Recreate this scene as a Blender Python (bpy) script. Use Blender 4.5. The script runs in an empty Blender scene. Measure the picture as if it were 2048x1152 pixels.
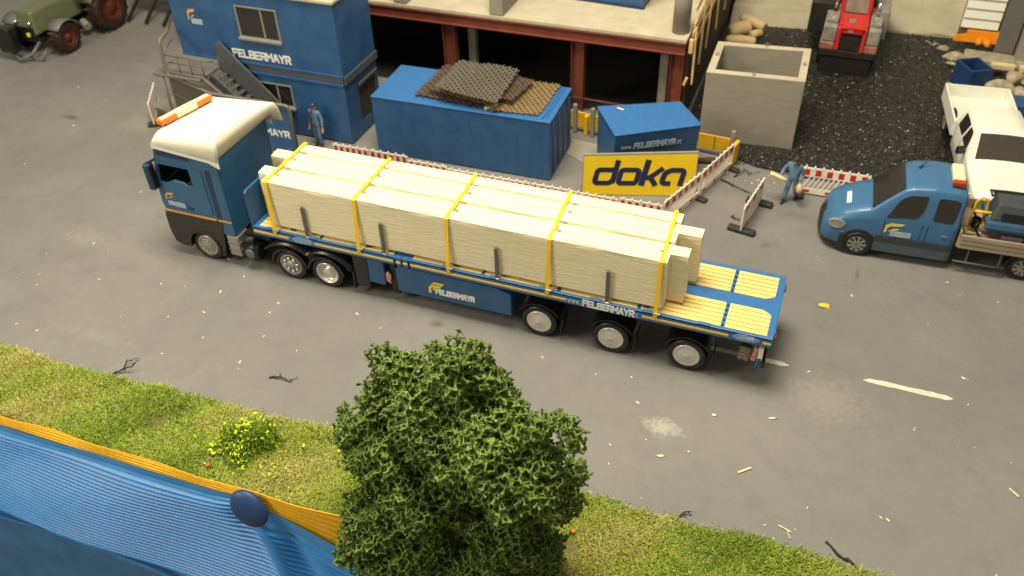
import bpy, bmesh, math, random
import numpy as np
from mathutils import Vector, Matrix, Euler
from mathutils.geometry import tessellate_polygon
random.seed(7); rng = np.random.default_rng(7)
PI = math.pi; R = math.radians
S = bpy.context.scene
C = S.collection
V = Vector

# ------------------------------------------------------------------ camera
cam_d = bpy.data.cameras.new('camera'); cam = bpy.data.objects.new('camera', cam_d); C.objects.link(cam)
def cam_rot(yaw, pitch, roll):
    cy, sy, cp, sp = math.cos(yaw), math.sin(yaw), math.cos(pitch), math.sin(pitch)
    f = V((sy*cp, cy*cp, -sp)); r = V((cy, -sy, 0)); u = r.cross(f)
    cr, sr = math.cos(roll), math.sin(roll)
    r2 = cr*r + sr*u; u2 = -sr*r + cr*u
    return Matrix((r2, u2, -f)).transposed()
cam.matrix_world = Matrix.Translation((-0.058787, -16.145964, 16.09729)) @ cam_rot(R(-21.903829), R(39.941507), R(-1.996219)).to_4x4()
cam_d.sensor_width = 36; cam_d.lens = 36*1739.734/2048
cam_d.clip_start = .1; cam_d.clip_end = 400
cam_d.dof.use_dof = True; cam_d.dof.focus_distance = 18.5; cam_d.dof.aperture_fstop = .42
S.camera = cam
# ------------------------------------------------------------------ light: warm hall lighting from overhead, plus an added front-left fill
w = bpy.data.worlds.new('World'); S.world = w; w.use_nodes = True
w.node_tree.nodes['Background'].inputs[0].default_value = (1, .90, .68, 1)
w.node_tree.nodes['Background'].inputs[1].default_value = .37
def area(name, loc, target, size, power, col, sy=None):
    d = bpy.data.lights.new(name, 'AREA'); d.energy = power; d.color = col; d.shape = 'RECTANGLE'
    d.size = size; d.size_y = sy or size
    o = bpy.data.objects.new(name, d); C.objects.link(o); o.location = loc
    o.rotation_euler = (V(target)-V(loc)).to_track_quat('-Z', 'Y').to_euler(); return o
area('ceiling_and_fill_lamp', (-8, 0, 34), (-7, 2, 0), 16, 22500, (1, .92, .70), 12)
area('ceiling_and_fill_lamp', (-30, -18, 21), (-9, 3, 1), 11, 6800, (1, .91, .70), 9)  # added fill light from the front left, brightens the front faces
S.view_settings.view_transform = 'Standard'; S.view_settings.look = 'None'
S.view_settings.exposure = -.18; S.view_settings.gamma = 1

# ------------------------------------------------------------------ materials
def nn(nt, t, **k):
    n = nt.nodes.new(t)
    for a, b in k.items(): setattr(n, a, b)
    return n
def mat(name, col, rough=.45, var=.08, scale=3., bump=.0, bscale=40., metal=0., spec=.5, col2=None, coat=0., trans=0., alpha=1., aniso=(1, 1, 1), detail=4.):
    m = bpy.data.materials.new(name); m.use_nodes = True; nt = m.node_tree; p = nt.nodes['Principled BSDF']
    tc = nn(nt, 'ShaderNodeTexCoord'); mp = nn(nt, 'ShaderNodeMapping'); nt.links.new(tc.outputs['Object'], mp.inputs[0])
    mp.inputs['Scale'].default_value = aniso
    no = nn(nt, 'ShaderNodeTexNoise'); no.inputs['Scale'].default_value = scale; no.inputs['Detail'].default_value = detail; no.inputs['Roughness'].default_value = .6
    nt.links.new(mp.outputs[0], no.inputs['Vector'])
    mr = nn(nt, 'ShaderNodeMapRange'); mr.inputs[1].default_value = .3; mr.inputs[2].default_value = .7
    nt.links.new(no.outputs[0], mr.inputs[0])
    mx = nn(nt, 'ShaderNodeMix', data_type='RGBA')
    a = [max(0, c*(1-var)) for c in col]; b = col2 or [min(1, c*(1+var)) for c in col]
    mx.inputs[6].default_value = (*a, 1); mx.inputs[7].default_value = (*b, 1)
    nt.links.new(mr.outputs[0], mx.inputs[0]); nt.links.new(mx.outputs[2], p.inputs['Base Color'])
    r2 = nn(nt, 'ShaderNodeMapRange'); r2.inputs[3].default_value = max(.02, rough-.07); r2.inputs[4].default_value = min(1, rough+.1)
    nt.links.new(no.outputs[0], r2.inputs[0]); nt.links.new(r2.outputs[0], p.inputs['Roughness'])
    p.inputs['Metallic'].default_value = metal; p.inputs['Specular IOR Level'].default_value = spec
    p.inputs['Coat Weight'].default_value = coat; p.inputs['Transmission Weight'].default_value = trans; p.inputs['Alpha'].default_value = alpha
    if bump:
        n2 = nn(nt, 'ShaderNodeTexNoise'); n2.inputs['Scale'].default_value = bscale; n2.inputs['Detail'].default_value = 3
        nt.links.new(mp.outputs[0], n2.inputs['Vector'])
        bp = nn(nt, 'ShaderNodeBump'); bp.inputs['Strength'].default_value = bump; bp.inputs['Distance'].default_value = .02
        nt.links.new(n2.outputs[0], bp.inputs['Height']); nt.links.new(bp.outputs[0], p.inputs['Normal'])
    return m
M = {}
M['blue'] = mat('blue_plastic', (.017, .078, .21), .42, .1, 1.6, .25, 45, col2=(.032, .105, .245), detail=9.)
M['blue_cab'] = mat('blue_paint', (.030, .110, .225), .33, .08, 4, .1, 60)
M['van_blue'] = mat('van_blue_paint', (.042, .130, .27), .3, .06, 4, .06, 60)
M['deck_blue'] = mat('deck_blue', (.03, .135, .36), .4, .08, 6, .1, 60)
M['navy'] = mat('navy', (.01, .03, .09), .4)
M['yellow'] = mat('yellow', (.80, .47, .015), .5, .06, 5)
M['strap'] = mat('yellow_strap', (.85, .55, .01), .55, .06, 8)
M['plank'] = mat('yellow_planks', (.80, .58, .18), .55, .1, 5, .1, 80, aniso=(.3, 4, 1))
M['cream'] = mat('cream_slab', (.78, .685, .47), .6, .06, 2.6, 1.0, 9, aniso=(.22, 1, 3.2), detail=5.)
M['white'] = mat('white_plastic', (.80, .77, .66), .4, .04, 3, .05, 30)
M['whitep'] = mat('white_paint', (.78, .77, .68), .3, .03, 3)
M['letter'] = mat('white_lettering', (.75, .75, .72), .5, .12, 14)
M['letter2'] = mat('faint_lettering', (.42, .52, .62), .5, .15, 14)
M['grey'] = mat('grey_plastic', (.13, .125, .12), .45, .1)
M['lgrey'] = mat('light_grey_plastic', (.24, .225, .20), .45, .1)
M['stake'] = mat('grey_stake', (.115, .11, .10), .5, .1)
M['black'] = mat('black_plastic', (.008, .008, .009), .28, .1, spec=.6)
M['skirt'] = mat('black_brown_skirt', (.022, .02, .018), .38, .15)
M['chassis'] = mat('chassis', (.012, .012, .012), .45, .2)
M['rubber'] = mat('tyre_rubber', (.010, .010, .011), .38, .2, 10, .1, 80)
M['silver'] = mat('silver_rim', (.68, .65, .60), .33, .08, 10, metal=.55)
M['alu'] = mat('dull_aluminium', (.36, .34, .31), .35, .15, 8, metal=.5)
M['chrome'] = mat('chrome', (.7, .68, .64), .14, .05, metal=.95)
M['glass'] = mat('tinted_glass', (.022, .02, .018), .12, .1, spec=.6)
M['orange'] = mat('orange', (.85, .17, .012), .3, .06)
M['lamp'] = mat('cream_lamp', (.85, .70, .42), .35, .05)
M['red'] = mat('red', (.55, .03, .02), .35, .1)
M['redlens'] = mat('red_lens', (.35, .04, .015), .2, .15)
M['conc'] = mat('concrete', (.27, .245, .20), .85, .10, 2.5, .5, 22, aniso=(.6, 1, 2.2))
M['conc_l'] = mat('light_concrete', (.46, .40, .29), .85, .12, 1.5, .4, 20)
M['conc_d'] = mat('brown_wall', (.050, .036, .022), .8, .3, 1.6, .3, 12)
M['dark'] = mat('painted_shade', (.006, .004, .003), .9, .3)  # near-black colour carries the shade inside the building and under the machine
M['rust'] = mat('red_oxide_steel', (.16, .036, .02), .55, .2, 4, .15, 30)
M['wood'] = mat('pale_wood', (.62, .42, .17), .6, .2, 3, .2, 30, aniso=(1, .3, 1))
M['wood2'] = mat('pale_twig', (.72, .58, .34), .6, .15, 5)
M['fleck'] = mat('pale_fleck', (.78, .72, .58), .7, .1, 9)
M['twig'] = mat('dark_twig', (.035, .032, .025), .8, .3, 9)
M['mat_grey'] = mat('grey_brown_weave', (.10, .083, .062), .6, .3, 9, .3, 60)
M['mat_brown'] = mat('brown_weave', (.085, .05, .028), .6, .3, 9, .3, 60)
M['mat_gold'] = mat('golden_weave', (.20, .13, .05), .55, .3, 9, .3, 60)
M['barw'] = mat('barrier_white', (.78, .70, .60), .45, .07, 8)
M['foot'] = mat('black_foot', (.028, .024, .02), .6, .2, 9, .2, 40)
M['tackb'] = mat('tack_blue', (.010, .042, .14), .5, .08, 8)
M['skin'] = mat('skin', (.50, .27, .16), .6, .08, 9)
M['overall'] = mat('blue_overall', (.10, .18, .30), .75, .45, 5, .3, 20)
M['hair'] = mat('dark_hair', (.03, .02, .015), .7)
M['tgreen'] = mat('tractor_green', (.115, .13, .07), .3, .1, 3)
M['tpale'] = mat('pale_green', (.30, .40, .20), .4, .05)
M['trim'] = mat('tractor_rim_red', (.10, .016, .008), .4, .2, 5)
M['ttyre'] = mat('tractor_tyre', (.026, .008, .006), .55, .2, 6)
M['genb'] = mat('generator_dark', (.045, .055, .06), .5, .12, 4)
M['bedwood'] = mat('grey_wood_board', (.32, .255, .185), .6, .22, 2.2, .3, 14, aniso=(.3, 1, 6))
M['rock'] = mat('beige_rubble', (.36, .30, .21), .85, .4, 5, .8, 10)
M['sand'] = mat('pale_log', (.58, .42, .22), .75, .15, 4, .3, 14)
M['van_grey'] = mat('van_grey_trim', (.06, .085, .105), .45, .1)
M['van_dark'] = mat('van_dark_trim', (.032, .042, .048), .45, .1)
M['headl'] = mat('clear_lamp', (.24, .23, .21), .2, .15, 9, spec=.7)
M['railg'] = mat('railing_grey', (.135, .122, .105), .4, .12)
M['stairg'] = mat('stair_dark_grey', (.075, .08, .085), .5, .2, 6)
M['meshp'] = mat('smoky_panel', (.10, .085, .07), .4, .1, alpha=.82)
M['doka'] = mat('sign_yellow', (.80, .56, .012), .45, .04)
M['ink'] = mat('sign_ink', (.012, .016, .07), .45)
M['logo'] = mat('logo_orange', (.72, .34, .03), .45, .12, 12)
M['logoy'] = mat('logo_yellow', (.80, .58, .06), .45, .05)
M['plate'] = mat('pale_blue_plate', (.34, .42, .50), .5, .25, 16)
M['ghost'] = mat('worn_print', (.20, .33, .50), .45, .4, 14)
M['pinkrefl'] = mat('reflector', (.50, .22, .15), .25, .5, 12)
M['orangep'] = mat('bright_orange', (.90, .30, .01), .35, .08)
M['oxline'] = mat('ochre_line', (.62, .30, .07), .45, .1)
M['brake'] = mat('chrome_bronze', (.22, .17, .13), .2, .3, 5, metal=.8)

# ------------------------------------------------------------------ mesh builder
def wm(o):
    m = o.matrix_basis.copy()
    while o.parent: o = o.parent; m = o.matrix_basis @ m
    return m
class MB:
    def __init__(s): s.v = []; s.f = []; s.mi = []; s.sm = []; s.cur = 0
    def add(s, vs, fs, smooth=False):
        b = len(s.v); s.v += [tuple(x) for x in vs]
        for f in fs: s.f.append([b+i for i in f]); s.mi.append(s.cur); s.sm.append(smooth)
        return s
    def box(s, x0, x1, y0, y1, z0, z1):
        return s.hexa([(x0, y0), (x1, y0), (x1, y1), (x0, y1)], z0, z1)
    def hexa(s, q, z0, z1, q2=None):
        q2 = q2 or q; n = len(q)
        vs = [(*p, z0) for p in q]+[(*p, z1) for p in q2]
        return s.add(vs, [list(range(n))[::-1], list(range(n, 2*n))]+[[i, (i+1) % n, n+(i+1) % n, n+i] for i in range(n)])
    def obox(s, c, size, rot=(0, 0, 0)):
        m = Matrix.Translation(c) @ Euler(rot).to_matrix().to_4x4(); a, b, d = [k/2 for k in size]
        vs = [m @ V((x, y, z)) for z in (-d, d) for x, y in ((-a, -b), (a, -b), (a, b), (-a, b))]
        return s.add(vs, [[3, 2, 1, 0], [4, 5, 6, 7], [0, 1, 5, 4], [1, 2, 6, 5], [2, 3, 7, 6], [3, 0, 4, 7]])
    def beam(s, p0, p1, w, h, up=(0, 0, 1)):
        p0, p1 = V(p0), V(p1); d = (p1-p0).normalized(); u = V(up); sd = d.cross(u)
        if sd.length < 1e-4: sd = V((1, 0, 0))
        sd.normalize(); u = sd.cross(d)
        vs = [p+sd*a*w/2+u*b*h/2 for p in (p0, p1) for a, b in ((-1, -1), (1, -1), (1, 1), (-1, 1))]
        return s.add(vs, [[0, 1, 2, 3], [7, 6, 5, 4], [0, 4, 5, 1], [1, 5, 6, 2], [2, 6, 7, 3], [3, 7, 4, 0]])
    def cyl(s, p0, p1, r0, r1=None, n=16, smooth=True, caps=True):
        r1 = r0 if r1 is None else r1; p0, p1 = V(p0), V(p1); d = (p1-p0).normalized()
        a = d.orthogonal().normalized(); b = d.cross(a)
        vs = [p+(a*math.cos(t)+b*math.sin(t))*r for p, r in ((p0, r0), (p1, r1)) for t in [2*PI*i/n for i in range(n)]]
        s.add(vs, [[i, (i+1) % n, n+(i+1) % n, n+i] for i in range(n)], smooth)
        if caps: s.add(vs[:n], [list(range(n))[::-1]]); s.add(vs[n:], [list(range(n))])
        return s
    def tube(s, pts, r, n=8, closed=False):
        pts = [V(p) for p in pts]; k = len(pts); rings = []
        a = None
        for i, p in enumerate(pts):
            if i == 0: d = pts[1]-p
            elif i == k-1: d = p-pts[i-1]
            else: d = (pts[i+1]-p).normalized()+(p-pts[i-1]).normalized()
            d.normalize()
            a = d.orthogonal().normalized() if a is None else (a-d*a.dot(d)).normalized()
            b = d.cross(a); rr = r[i] if isinstance(r, (list, tuple)) else r
            rings.append([p+(a*math.cos(2*PI*j/n)+b*math.sin(2*PI*j/n))*rr for j in range(n)])
        vs = sum(rings, []); fs = [[i*n+j, i*n+(j+1) % n, (i+1)*n+(j+1) % n, (i+1)*n+j] for i in range(k-1) for j in range(n)]
        s.add(vs, fs, True); s.add(rings[0], [list(range(n))[::-1]]); s.add(rings[-1], [list(range(n))]); return s
    def lathe(s, prof, o, axis=(0, -1, 0), n=32):
        # prof: (radius, offset along axis)
        o = V(o); d = V(axis).normalized(); a = d.orthogonal().normalized(); b = d.cross(a); k = len(prof)
        vs = [o+d*h+(a*math.cos(t)+b*math.sin(t))*r for r, h in prof for t in [2*PI*i/n for i in range(n)]]
        fs = [[i*n+j, i*n+(j+1) % n, (i+1)*n+(j+1) % n, (i+1)*n+j] for i in range(k-1) for j in range(n)]
        return s.add(vs, fs, True)
    def plate(s, outline, c0, c1, fn, holes=()):
        # outline, holes: 2d polygons; fn(a, b, c) -> 3d point; c0..c1 thickness
        loops = [list(outline)]+[list(h) for h in holes]
        flat = [p for l in loops for p in l]
        tri = tessellate_polygon([[V((p[0], p[1], 0)) for p in l] for l in loops]); n = len(flat)
        vs = [fn(p[0], p[1], c0) for p in flat]+[fn(p[0], p[1], c1) for p in flat]
        fs = [list(t) for t in tri]+[[n+i for i in t[::-1]] for t in tri]; b = 0
        for l in loops:
            m = len(l); fs += [[b+i, b+(i+1) % m, n+b+(i+1) % m, n+b+i] for i in range(m)]; b += m
        return s.add(vs, fs)
    def grid(s, fn, nu, nv, smooth=True):
        vs = [fn(i/nu, j/nv) for i in range(nu+1) for j in range(nv+1)]
        return s.add(vs, [[i*(nv+1)+j, (i+1)*(nv+1)+j, (i+1)*(nv+1)+j+1, i*(nv+1)+j+1] for i in range(nu) for j in range(nv)], smooth)
    def blob(s, c, r, seed=0, amp=.15, n=2, sq=(1, 1, 1)):
        bm = bmesh.new(); bmesh.ops.create_icosphere(bm, subdivisions=n, radius=1); rs = random.Random(seed)
        ph = [(rs.uniform(-3, 3), rs.uniform(-3, 3), rs.uniform(-3, 3), rs.uniform(0, 6)) for _ in range(4)]
        vs = [V(c)+V([a*b*r*(1+amp*sum(math.sin(q[0]*v.co.x+q[1]*v.co.y+q[2]*v.co.z+q[3]) for q in ph)/2) for a, b in zip(v.co, sq)]) for v in bm.verts]
        s.add(vs, [[v.index for v in f.verts] for f in bm.faces], True); bm.free(); return s
    def build(s, name, m, parent=None, bev=0, world=True, recalc=True, seg=2, thick=0):
        me = bpy.data.meshes.new(name)
        vs = s.v
        if parent is not None and world:
            inv = wm(parent).inverted(); vs = [inv @ V(p) for p in vs]
        me.from_pydata([tuple(p) for p in vs], [], s.f)
        for k in (m if isinstance(m, (list, tuple)) else [m]): me.materials.append(M[k] if isinstance(k, str) else k)
        me.polygons.foreach_set('material_index', s.mi); me.polygons.foreach_set('use_smooth', s.sm)
        if recalc:
            bm = bmesh.new(); bm.from_mesh(me); bmesh.ops.remove_doubles(bm, verts=bm.verts, dist=1e-5)
            bmesh.ops.recalc_face_normals(bm, faces=bm.faces); bm.to_mesh(me); bm.free()
        o = bpy.data.objects.new(name, me); C.objects.link(o)
        if parent is not None: o.parent = parent
        if thick:
            md = o.modifiers.new('thickness', 'SOLIDIFY'); md.thickness = thick; md.offset = 0
        if bev:
            md = o.modifiers.new('bevel', 'BEVEL'); md.width = bev; md.segments = seg; md.limit_method = 'ANGLE'; md.angle_limit = R(35)
            md.harden_normals = False
        return o
def tag(o, label=None, cat=None, group=None, kind=None):
    if label: o['label'] = label
    if cat: o['category'] = cat
    if group: o['group'] = group
    if kind: o['kind'] = kind
    return o
def thing(name, label, cat, loc=(0, 0, 0), rotz=0, group=None):
    o = bpy.data.objects.new(name, None); C.objects.link(o); o.location = loc; o.rotation_euler = (0, 0, rotz)
    o.empty_display_size = .1
    return tag(o, label, cat, group)
def kids(o): return [c for c in bpy.data.objects if c.parent == o]
def dup(root, loc=None, rotz=None, label=None):
    allc = {}
    for c in bpy.data.objects:
        if c.parent: allc.setdefault(c.parent.name, []).append(c)
    def rec(o, par):
        c = o.copy(); C.objects.link(c); c.parent = par
        for k in allc.get(o.name, []): rec(k, c)
        return c
    r = rec(root, None)
    if loc is not None: r.location = loc
    if rotz is not None: r.rotation_euler = (0, 0, rotz)
    if label: r['label'] = label
    return r
GL = {'F': [[(0, 0), (0, 1), (.8, 1)], [(0, .52), (.65, .52)]], 'E': [[(.8, 0), (0, 0), (0, 1), (.8, 1)], [(0, .5), (.68, .5)]], 'L': [[(0, 1), (0, 0), (.78, 0)]],
      'B': [[(0, 0), (0, 1), (.62, 1), (.74, .88), (.74, .64), (.6, .52), (0, .52)], [(.6, .52), (.8, .40), (.8, .12), (.66, 0), (0, 0)]],
      'R': [[(0, 0), (0, 1), (.66, 1), (.8, .86), (.8, .6), (.66, .46), (0, .46)], [(.45, .46), (.82, 0)]], 'M': [[(0, 0), (0, 1), (.5, .45), (1, 1), (1, 0)]],
      'A': [[(0, 0), (.36, 1), (.54, 1), (.9, 0)], [(.14, .3), (.76, .3)]], 'Y': [[(0, 1), (.42, .48), (.84, 1)], [(.42, .48), (.42, 0)]],
      'w': [[(0, .7), (.2, 0), (.4, .6), (.6, 0), (.8, .7)]], '.': [[(.05, 0), (.05, .06)]], 'c': [[(.6, .7), (.12, .7), (0, .56), (0, .14), (.12, 0), (.6, 0)]],
      '4': [[(.55, 0), (.55, 1), (0, .3), (.75, .3)]], 'x': [[(0, 0), (.6, .7)], [(0, .7), (.6, 0)]], 'e': [[(.6, 0), (.1, 0), (0, .1), (0, .6), (.1, .7), (.5, .7), (.6, .6), (.6, .36), (0, .36)]], 's': [[(0, 0), (.5, 0), (.6, .1), (.5, .35), (.1, .35), (0, .6), (.1, .7), (.6, .7)]]}
def strokes(g, pts, w, fn, c0, c1):
    for a, b in zip(pts[:-1], pts[1:]):
        d = V((b[0]-a[0], b[1]-a[1])); 
        if d.length < 1e-6: continue
        d.normalize(); n = V((-d.y, d.x))*w/2; e = d*w/2*.98
        q = [(a[0]-e.x-n.x, a[1]-e.y-n.y), (b[0]+e.x-n.x, b[1]+e.y-n.y), (b[0]+e.x+n.x, b[1]+e.y+n.y), (a[0]-e.x+n.x, a[1]-e.y+n.y)]
        c1 += .0004; g.plate(q, c0, c1, fn)
def text(name, body, size, fn, m, parent, bold=.02, depth=.006, xs=1., ls=1., wt=.2, slant=0.):
    g = MB(); x = 0; c = depth
    for ch in body:
        gl = GL[ch]; W = max(p[0] for s in gl for p in s)
        for s in gl:
            c += .0006; strokes(g, [((x+p[0]+slant*p[1])*size*xs, p[1]*size) for p in s], size*wt, fn, .0005, c)
        x += W+.34*ls
    return g.build(name, m, parent, recalc=False)
def lerp(a, b, t): return a+(b-a)*t
def frame(o, ax, up=(0, 0, 1)):
    """coordinate frame on a face: origin, direction of a, direction of b, outward c"""
    o, ax, up = V(o), V(ax).normalized(), V(up).normalized(); nrm = ax.cross(up)
    return lambda a, b, c: o+ax*a+up*b+nrm*c
def arch(cx, r, z0, z1, x0, x1, n=12):
    """side outline x0..x1, z0..z1 with a wheel arch cut from below at cx (centre height cz=r*.. )"""
    return [(x0, z0)]+[(cx-r*math.cos(PI*i/n), max(z0, .47+r*math.sin(PI*i/n))) for i in range(n+1)]+[(x1, z0), (x1, z1), (x0, z1)]
XZ = lambda a, b, c: (a, c, b)      # side plates: a=x, b=z, c=y
YZ = lambda a, b, c: (c, a, b)
XY = lambda a, b, c: (a, b, c)

# ================================================================== SETTING
def ground_mat():
    m = bpy.data.materials.new('road_surface'); m.use_nodes = True; nt = m.node_tree; p = nt.nodes['Principled BSDF']; L = nt.links.new
    tc = nn(nt, 'ShaderNodeTexCoord'); co = tc.outputs['Object']
    def noise(sc, det=4, rough=.6, scale=(1, 1, 1), rot=0):
        mp = nn(nt, 'ShaderNodeMapping'); mp.inputs['Scale'].default_value = scale; mp.inputs['Rotation'].default_value = (0, 0, rot); L(co, mp.inputs[0])
        n = nn(nt, 'ShaderNodeTexNoise'); n.inputs['Scale'].default_value = sc; n.inputs['Detail'].default_value = det; n.inputs['Roughness'].default_value = rough
        L(mp.outputs[0], n.inputs['Vector']); return n.outputs[0]
    def ramp(f, a, b, lo=0., hi=1.):
        r = nn(nt, 'ShaderNodeMapRange'); r.interpolation_type = 'SMOOTHSTEP'
        for i, v in enumerate((a, b, lo, hi)): r.inputs[i+1].default_value = v
        L(f, r.inputs[0]); return r.outputs[0]
    def mul(a, b):
        r = nn(nt, 'ShaderNodeMath', operation='MULTIPLY'); L(a, r.inputs[0]); L(b, r.inputs[1]); return r.outputs[0]
    def mix(fac, a, b):
        x = nn(nt, 'ShaderNodeMix', data_type='RGBA'); L(fac, x.inputs[0])
        for i, c in ((6, a), (7, b)):
            if isinstance(c, tuple): x.inputs[i].default_value = (*c, 1)
            else: L(c, x.inputs[i])
        return x.outputs[2]
    c = mix(ramp(noise(.13, 3), .35, .65), (.176, .169, .162), (.212, .203, .193))
    c = mix(ramp(noise(1.1, 6, .7), .42, .75, 0, .5), c, (.142, .134, .130))
    c = mix(ramp(noise(9, 5, .75), .5, .8, 0, .25), c, (.235, .222, .20))
    c = mix(mul(ramp(noise(.45, 4, .6), .55, .75), ramp(noise(3.2, 7, .8, (.35, 1.6, 1), .5), .5, .72, 0, .35)), c, (.25, .235, .215))
    c = mix(ramp(noise(120, 2, .5), .3, .7, 0, .18), c, (.10, .095, .095))
    fine = noise(6, 5, .7)
    for x, y, rx, ry, col, st in ((-1.96, -2.03, .5, .3, (.42, .39, .33), 1.), (1.6, .15, 1.1, .9, (.25, .235, .21), .8), (-20.8, -.3, .9, .5, (.30, .27, .22), .55), (-27., 5.8, .35, .16, (.05, .05, .045), .9),
                                  (-8.67, -.43, .26, .17, (.08, .075, .07), .8), (-.69, 6.05, .22, .16, (.09, .085, .08), .6), (2., 5.45, .07, .42, (.07, .065, .06), .6), (-18., -.6, 1.5, .35, (.24, .22, .19), .5), (-24, 6.2, 1.1, .7, (.27, .24, .19), .6),
                                  (-2.2, 8., .9, .5, (.24, .225, .2), .6), (-17.5, -3.9, 1.4, .3, (.26, .24, .2), .5), (0.2, 7.9, .8, .3, (.1, .095, .09), .5), (1.9, 2.1, 1.0, .7, (.22, .21, .19), .4)):
        mp = nn(nt, 'ShaderNodeMapping'); mp.inputs['Location'].default_value = (-x/rx, -y/ry, 0); mp.inputs['Scale'].default_value = (1/rx, 1/ry, 0); L(co, mp.inputs[0])
        ln = nn(nt, 'ShaderNodeVectorMath', operation='LENGTH'); L(mp.outputs[0], ln.inputs[0])
        ad = nn(nt, 'ShaderNodeMath', operation='ADD'); L(ln.outputs['Value'], ad.inputs[0]); L(ramp(fine, .2, .8, -.6, .6), ad.inputs[1])
        c = mix(ramp(ad.outputs[0], .1, 1.25, st*.75, 0), c, col)
    L(c, p.inputs['Base Color']); L(ramp(noise(2.5, 4), .3, .7, .5, .72), p.inputs['Roughness']); p.inputs['Specular IOR Level'].default_value = .4
    ad = nn(nt, 'ShaderNodeMath', operation='ADD'); L(noise(2.2, 5, .6), ad.inputs[0]); L(ramp(noise(90, 2), 0, 1, 0, .12), ad.inputs[1])
    b = nn(nt, 'ShaderNodeBump'); b.inputs['Strength'].default_value = .25; b.inputs['Distance'].default_value = .06; L(ad.outputs[0], b.inputs['Height']); L(b.outputs[0], p.inputs['Normal'])
    return m
M['road'] = ground_mat()
def edge_y(x): return float(np.interp(x, [-19.6, -17.2, -13.85, -11.2, -9.4, -2.8, -.8, .5, 1.5, 2.9], [-5.12, -5.2, -5.0, -4.92, -4.78, -4.55, -4.6, -4.44, -4.44, -4.5]))+.02*math.sin(x*4.3)+.02*math.sin(x*9.7)
g = MB()
xs = [-70+i*.5 for i in range(221)]
g.add([(x, edge_y(x), 0) for x in xs]+[(x, 60, 0) for x in xs], [[i, i+1, 221+i+1, 221+i] for i in range(220)])
tag(g.build('road', 'road'), kind='structure')
M['verge'] = mat('verge_soil', (.105, .10, .03), .95, .25, 2.5, .6, 25, col2=(.16, .13, .06))
g = MB(); g.grid(lambda u, v: (-45+u*75, lerp(-7.22, edge_y(-45+u*75)+.05, v), -.012+.05*math.sin(v*PI)**.5*(1 if v < .98 else .6)), 220, 6)
g.add([(-45, -7.22, -.1), (30, -7.22, -.1), (30, -7.22, -13), (-45, -7.22, -13)], [[0, 1, 2, 3]])
tag(g.build('verge', 'verge'), kind='structure')

# grass fibres
def grass():
    n = 150000
    x = rng.uniform(-20.8, 4.6, n); ey = np.array([edge_y(a) for a in np.linspace(-21, 5, 400)]); ey = np.interp(x, np.linspace(-21, 5, 400), ey)
    v = rng.uniform(0, 1, n); y = -7.08+(ey+.06+rng.normal(0, .035, n)+7.08)*v
    clump = np.sin(x*2.1+y*1.3)*np.sin(x*.9-y*2.7+1)+.6*np.sin(x*5.3+2)*np.sin(y*4.9)
    ln = rng.uniform(.05, .165, n)*(1+.25*clump)*np.where(v > .95, .7, 1); th = rng.uniform(0, 2*PI, n); tilt = rng.uniform(.25, 1.35, n); wd = rng.uniform(.006, .012, n)
    dx, dy, dz = np.cos(th)*np.sin(tilt), np.sin(th)*np.sin(tilt), np.cos(tilt)
    px, py = -np.sin(th)*wd, np.cos(th)*wd; z0 = .02+.025*(1+clump)
    P = np.empty((n, 5, 3))
    P[:, 0] = np.c_[x-px, y-py, z0]; P[:, 1] = np.c_[x+px, y+py, z0]
    mx, my, mz = x+dx*ln*.5, y+dy*ln*.5, z0+dz*ln*.62
    P[:, 2] = np.c_[mx+px*.8, my+py*.8, mz]; P[:, 3] = np.c_[mx-px*.8, my-py*.8, mz]; P[:, 4] = np.c_[x+dx*ln, y+dy*ln, z0+dz*ln*.9]
    me = bpy.data.meshes.new('grass'); me.vertices.add(n*5); me.vertices.foreach_set('co', P.ravel())
    base = np.arange(n)[:, None]*5; idx = np.hstack([base+[0, 1, 2, 3], base+[3, 2, 4]]).ravel()
    me.loops.add(len(idx)); me.loops.foreach_set('vertex_index', idx.astype(np.int32)); me.polygons.add(2*n)
    st = np.empty(2*n, np.int32); st[0::2] = np.arange(n)*7; st[1::2] = np.arange(n)*7+4
    me.polygons.foreach_set('loop_start', st); me.update(calc_edges=True); me.validate()
    patch = .5+.25*np.sin(x*.8+.5*y)+.2*np.sin(x*1.9-2*y+1)+.12*clump
    at = me.attributes.new('tint', 'FLOAT', 'POINT'); tv = np.clip(patch+rng.normal(0, .22, n), 0, 1)
    pale = rng.uniform(0, 1, n) < .05; tv[pale] = 1.3
    at.data.foreach_set('value', np.repeat(tv, 5).astype(np.float32))
    m = bpy.data.materials.new('grass_fibre'); m.use_nodes = True; nt = m.node_tree; p = nt.nodes['Principled BSDF']
    a = nn(nt, 'ShaderNodeAttribute', attribute_name='tint'); cr = nn(nt, 'ShaderNodeValToRGB'); e = cr.color_ramp.elements
    e[0].position = 0; e[0].color = (.15, .21, .016, 1); e[1].position = 1; e[1].color = (.62, .56, .22, 1)
    for ps, c in ((.3, (.23, .34, .02)), (.55, (.34, .44, .035)), (.8, (.40, .36, .085))):
        q = e.new(ps*.8); q.color = (*c, 1)
    s = nn(nt, 'ShaderNodeMath', operation='MULTIPLY'); s.inputs[1].default_value = .77; nt.links.new(a.outputs['Fac'], s.inputs[0])
    nt.links.new(s.outputs[0], cr.inputs[0]); nt.links.new(cr.outputs[0], p.inputs['Base Color']); p.inputs['Roughness'].default_value = .45
    me.materials.append(m); o = bpy.data.objects.new('grass', me); C.objects.link(o)
    tag(o, 'green and straw coloured static grass along the road edge', 'grass', kind='stuff')
grass()

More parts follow.
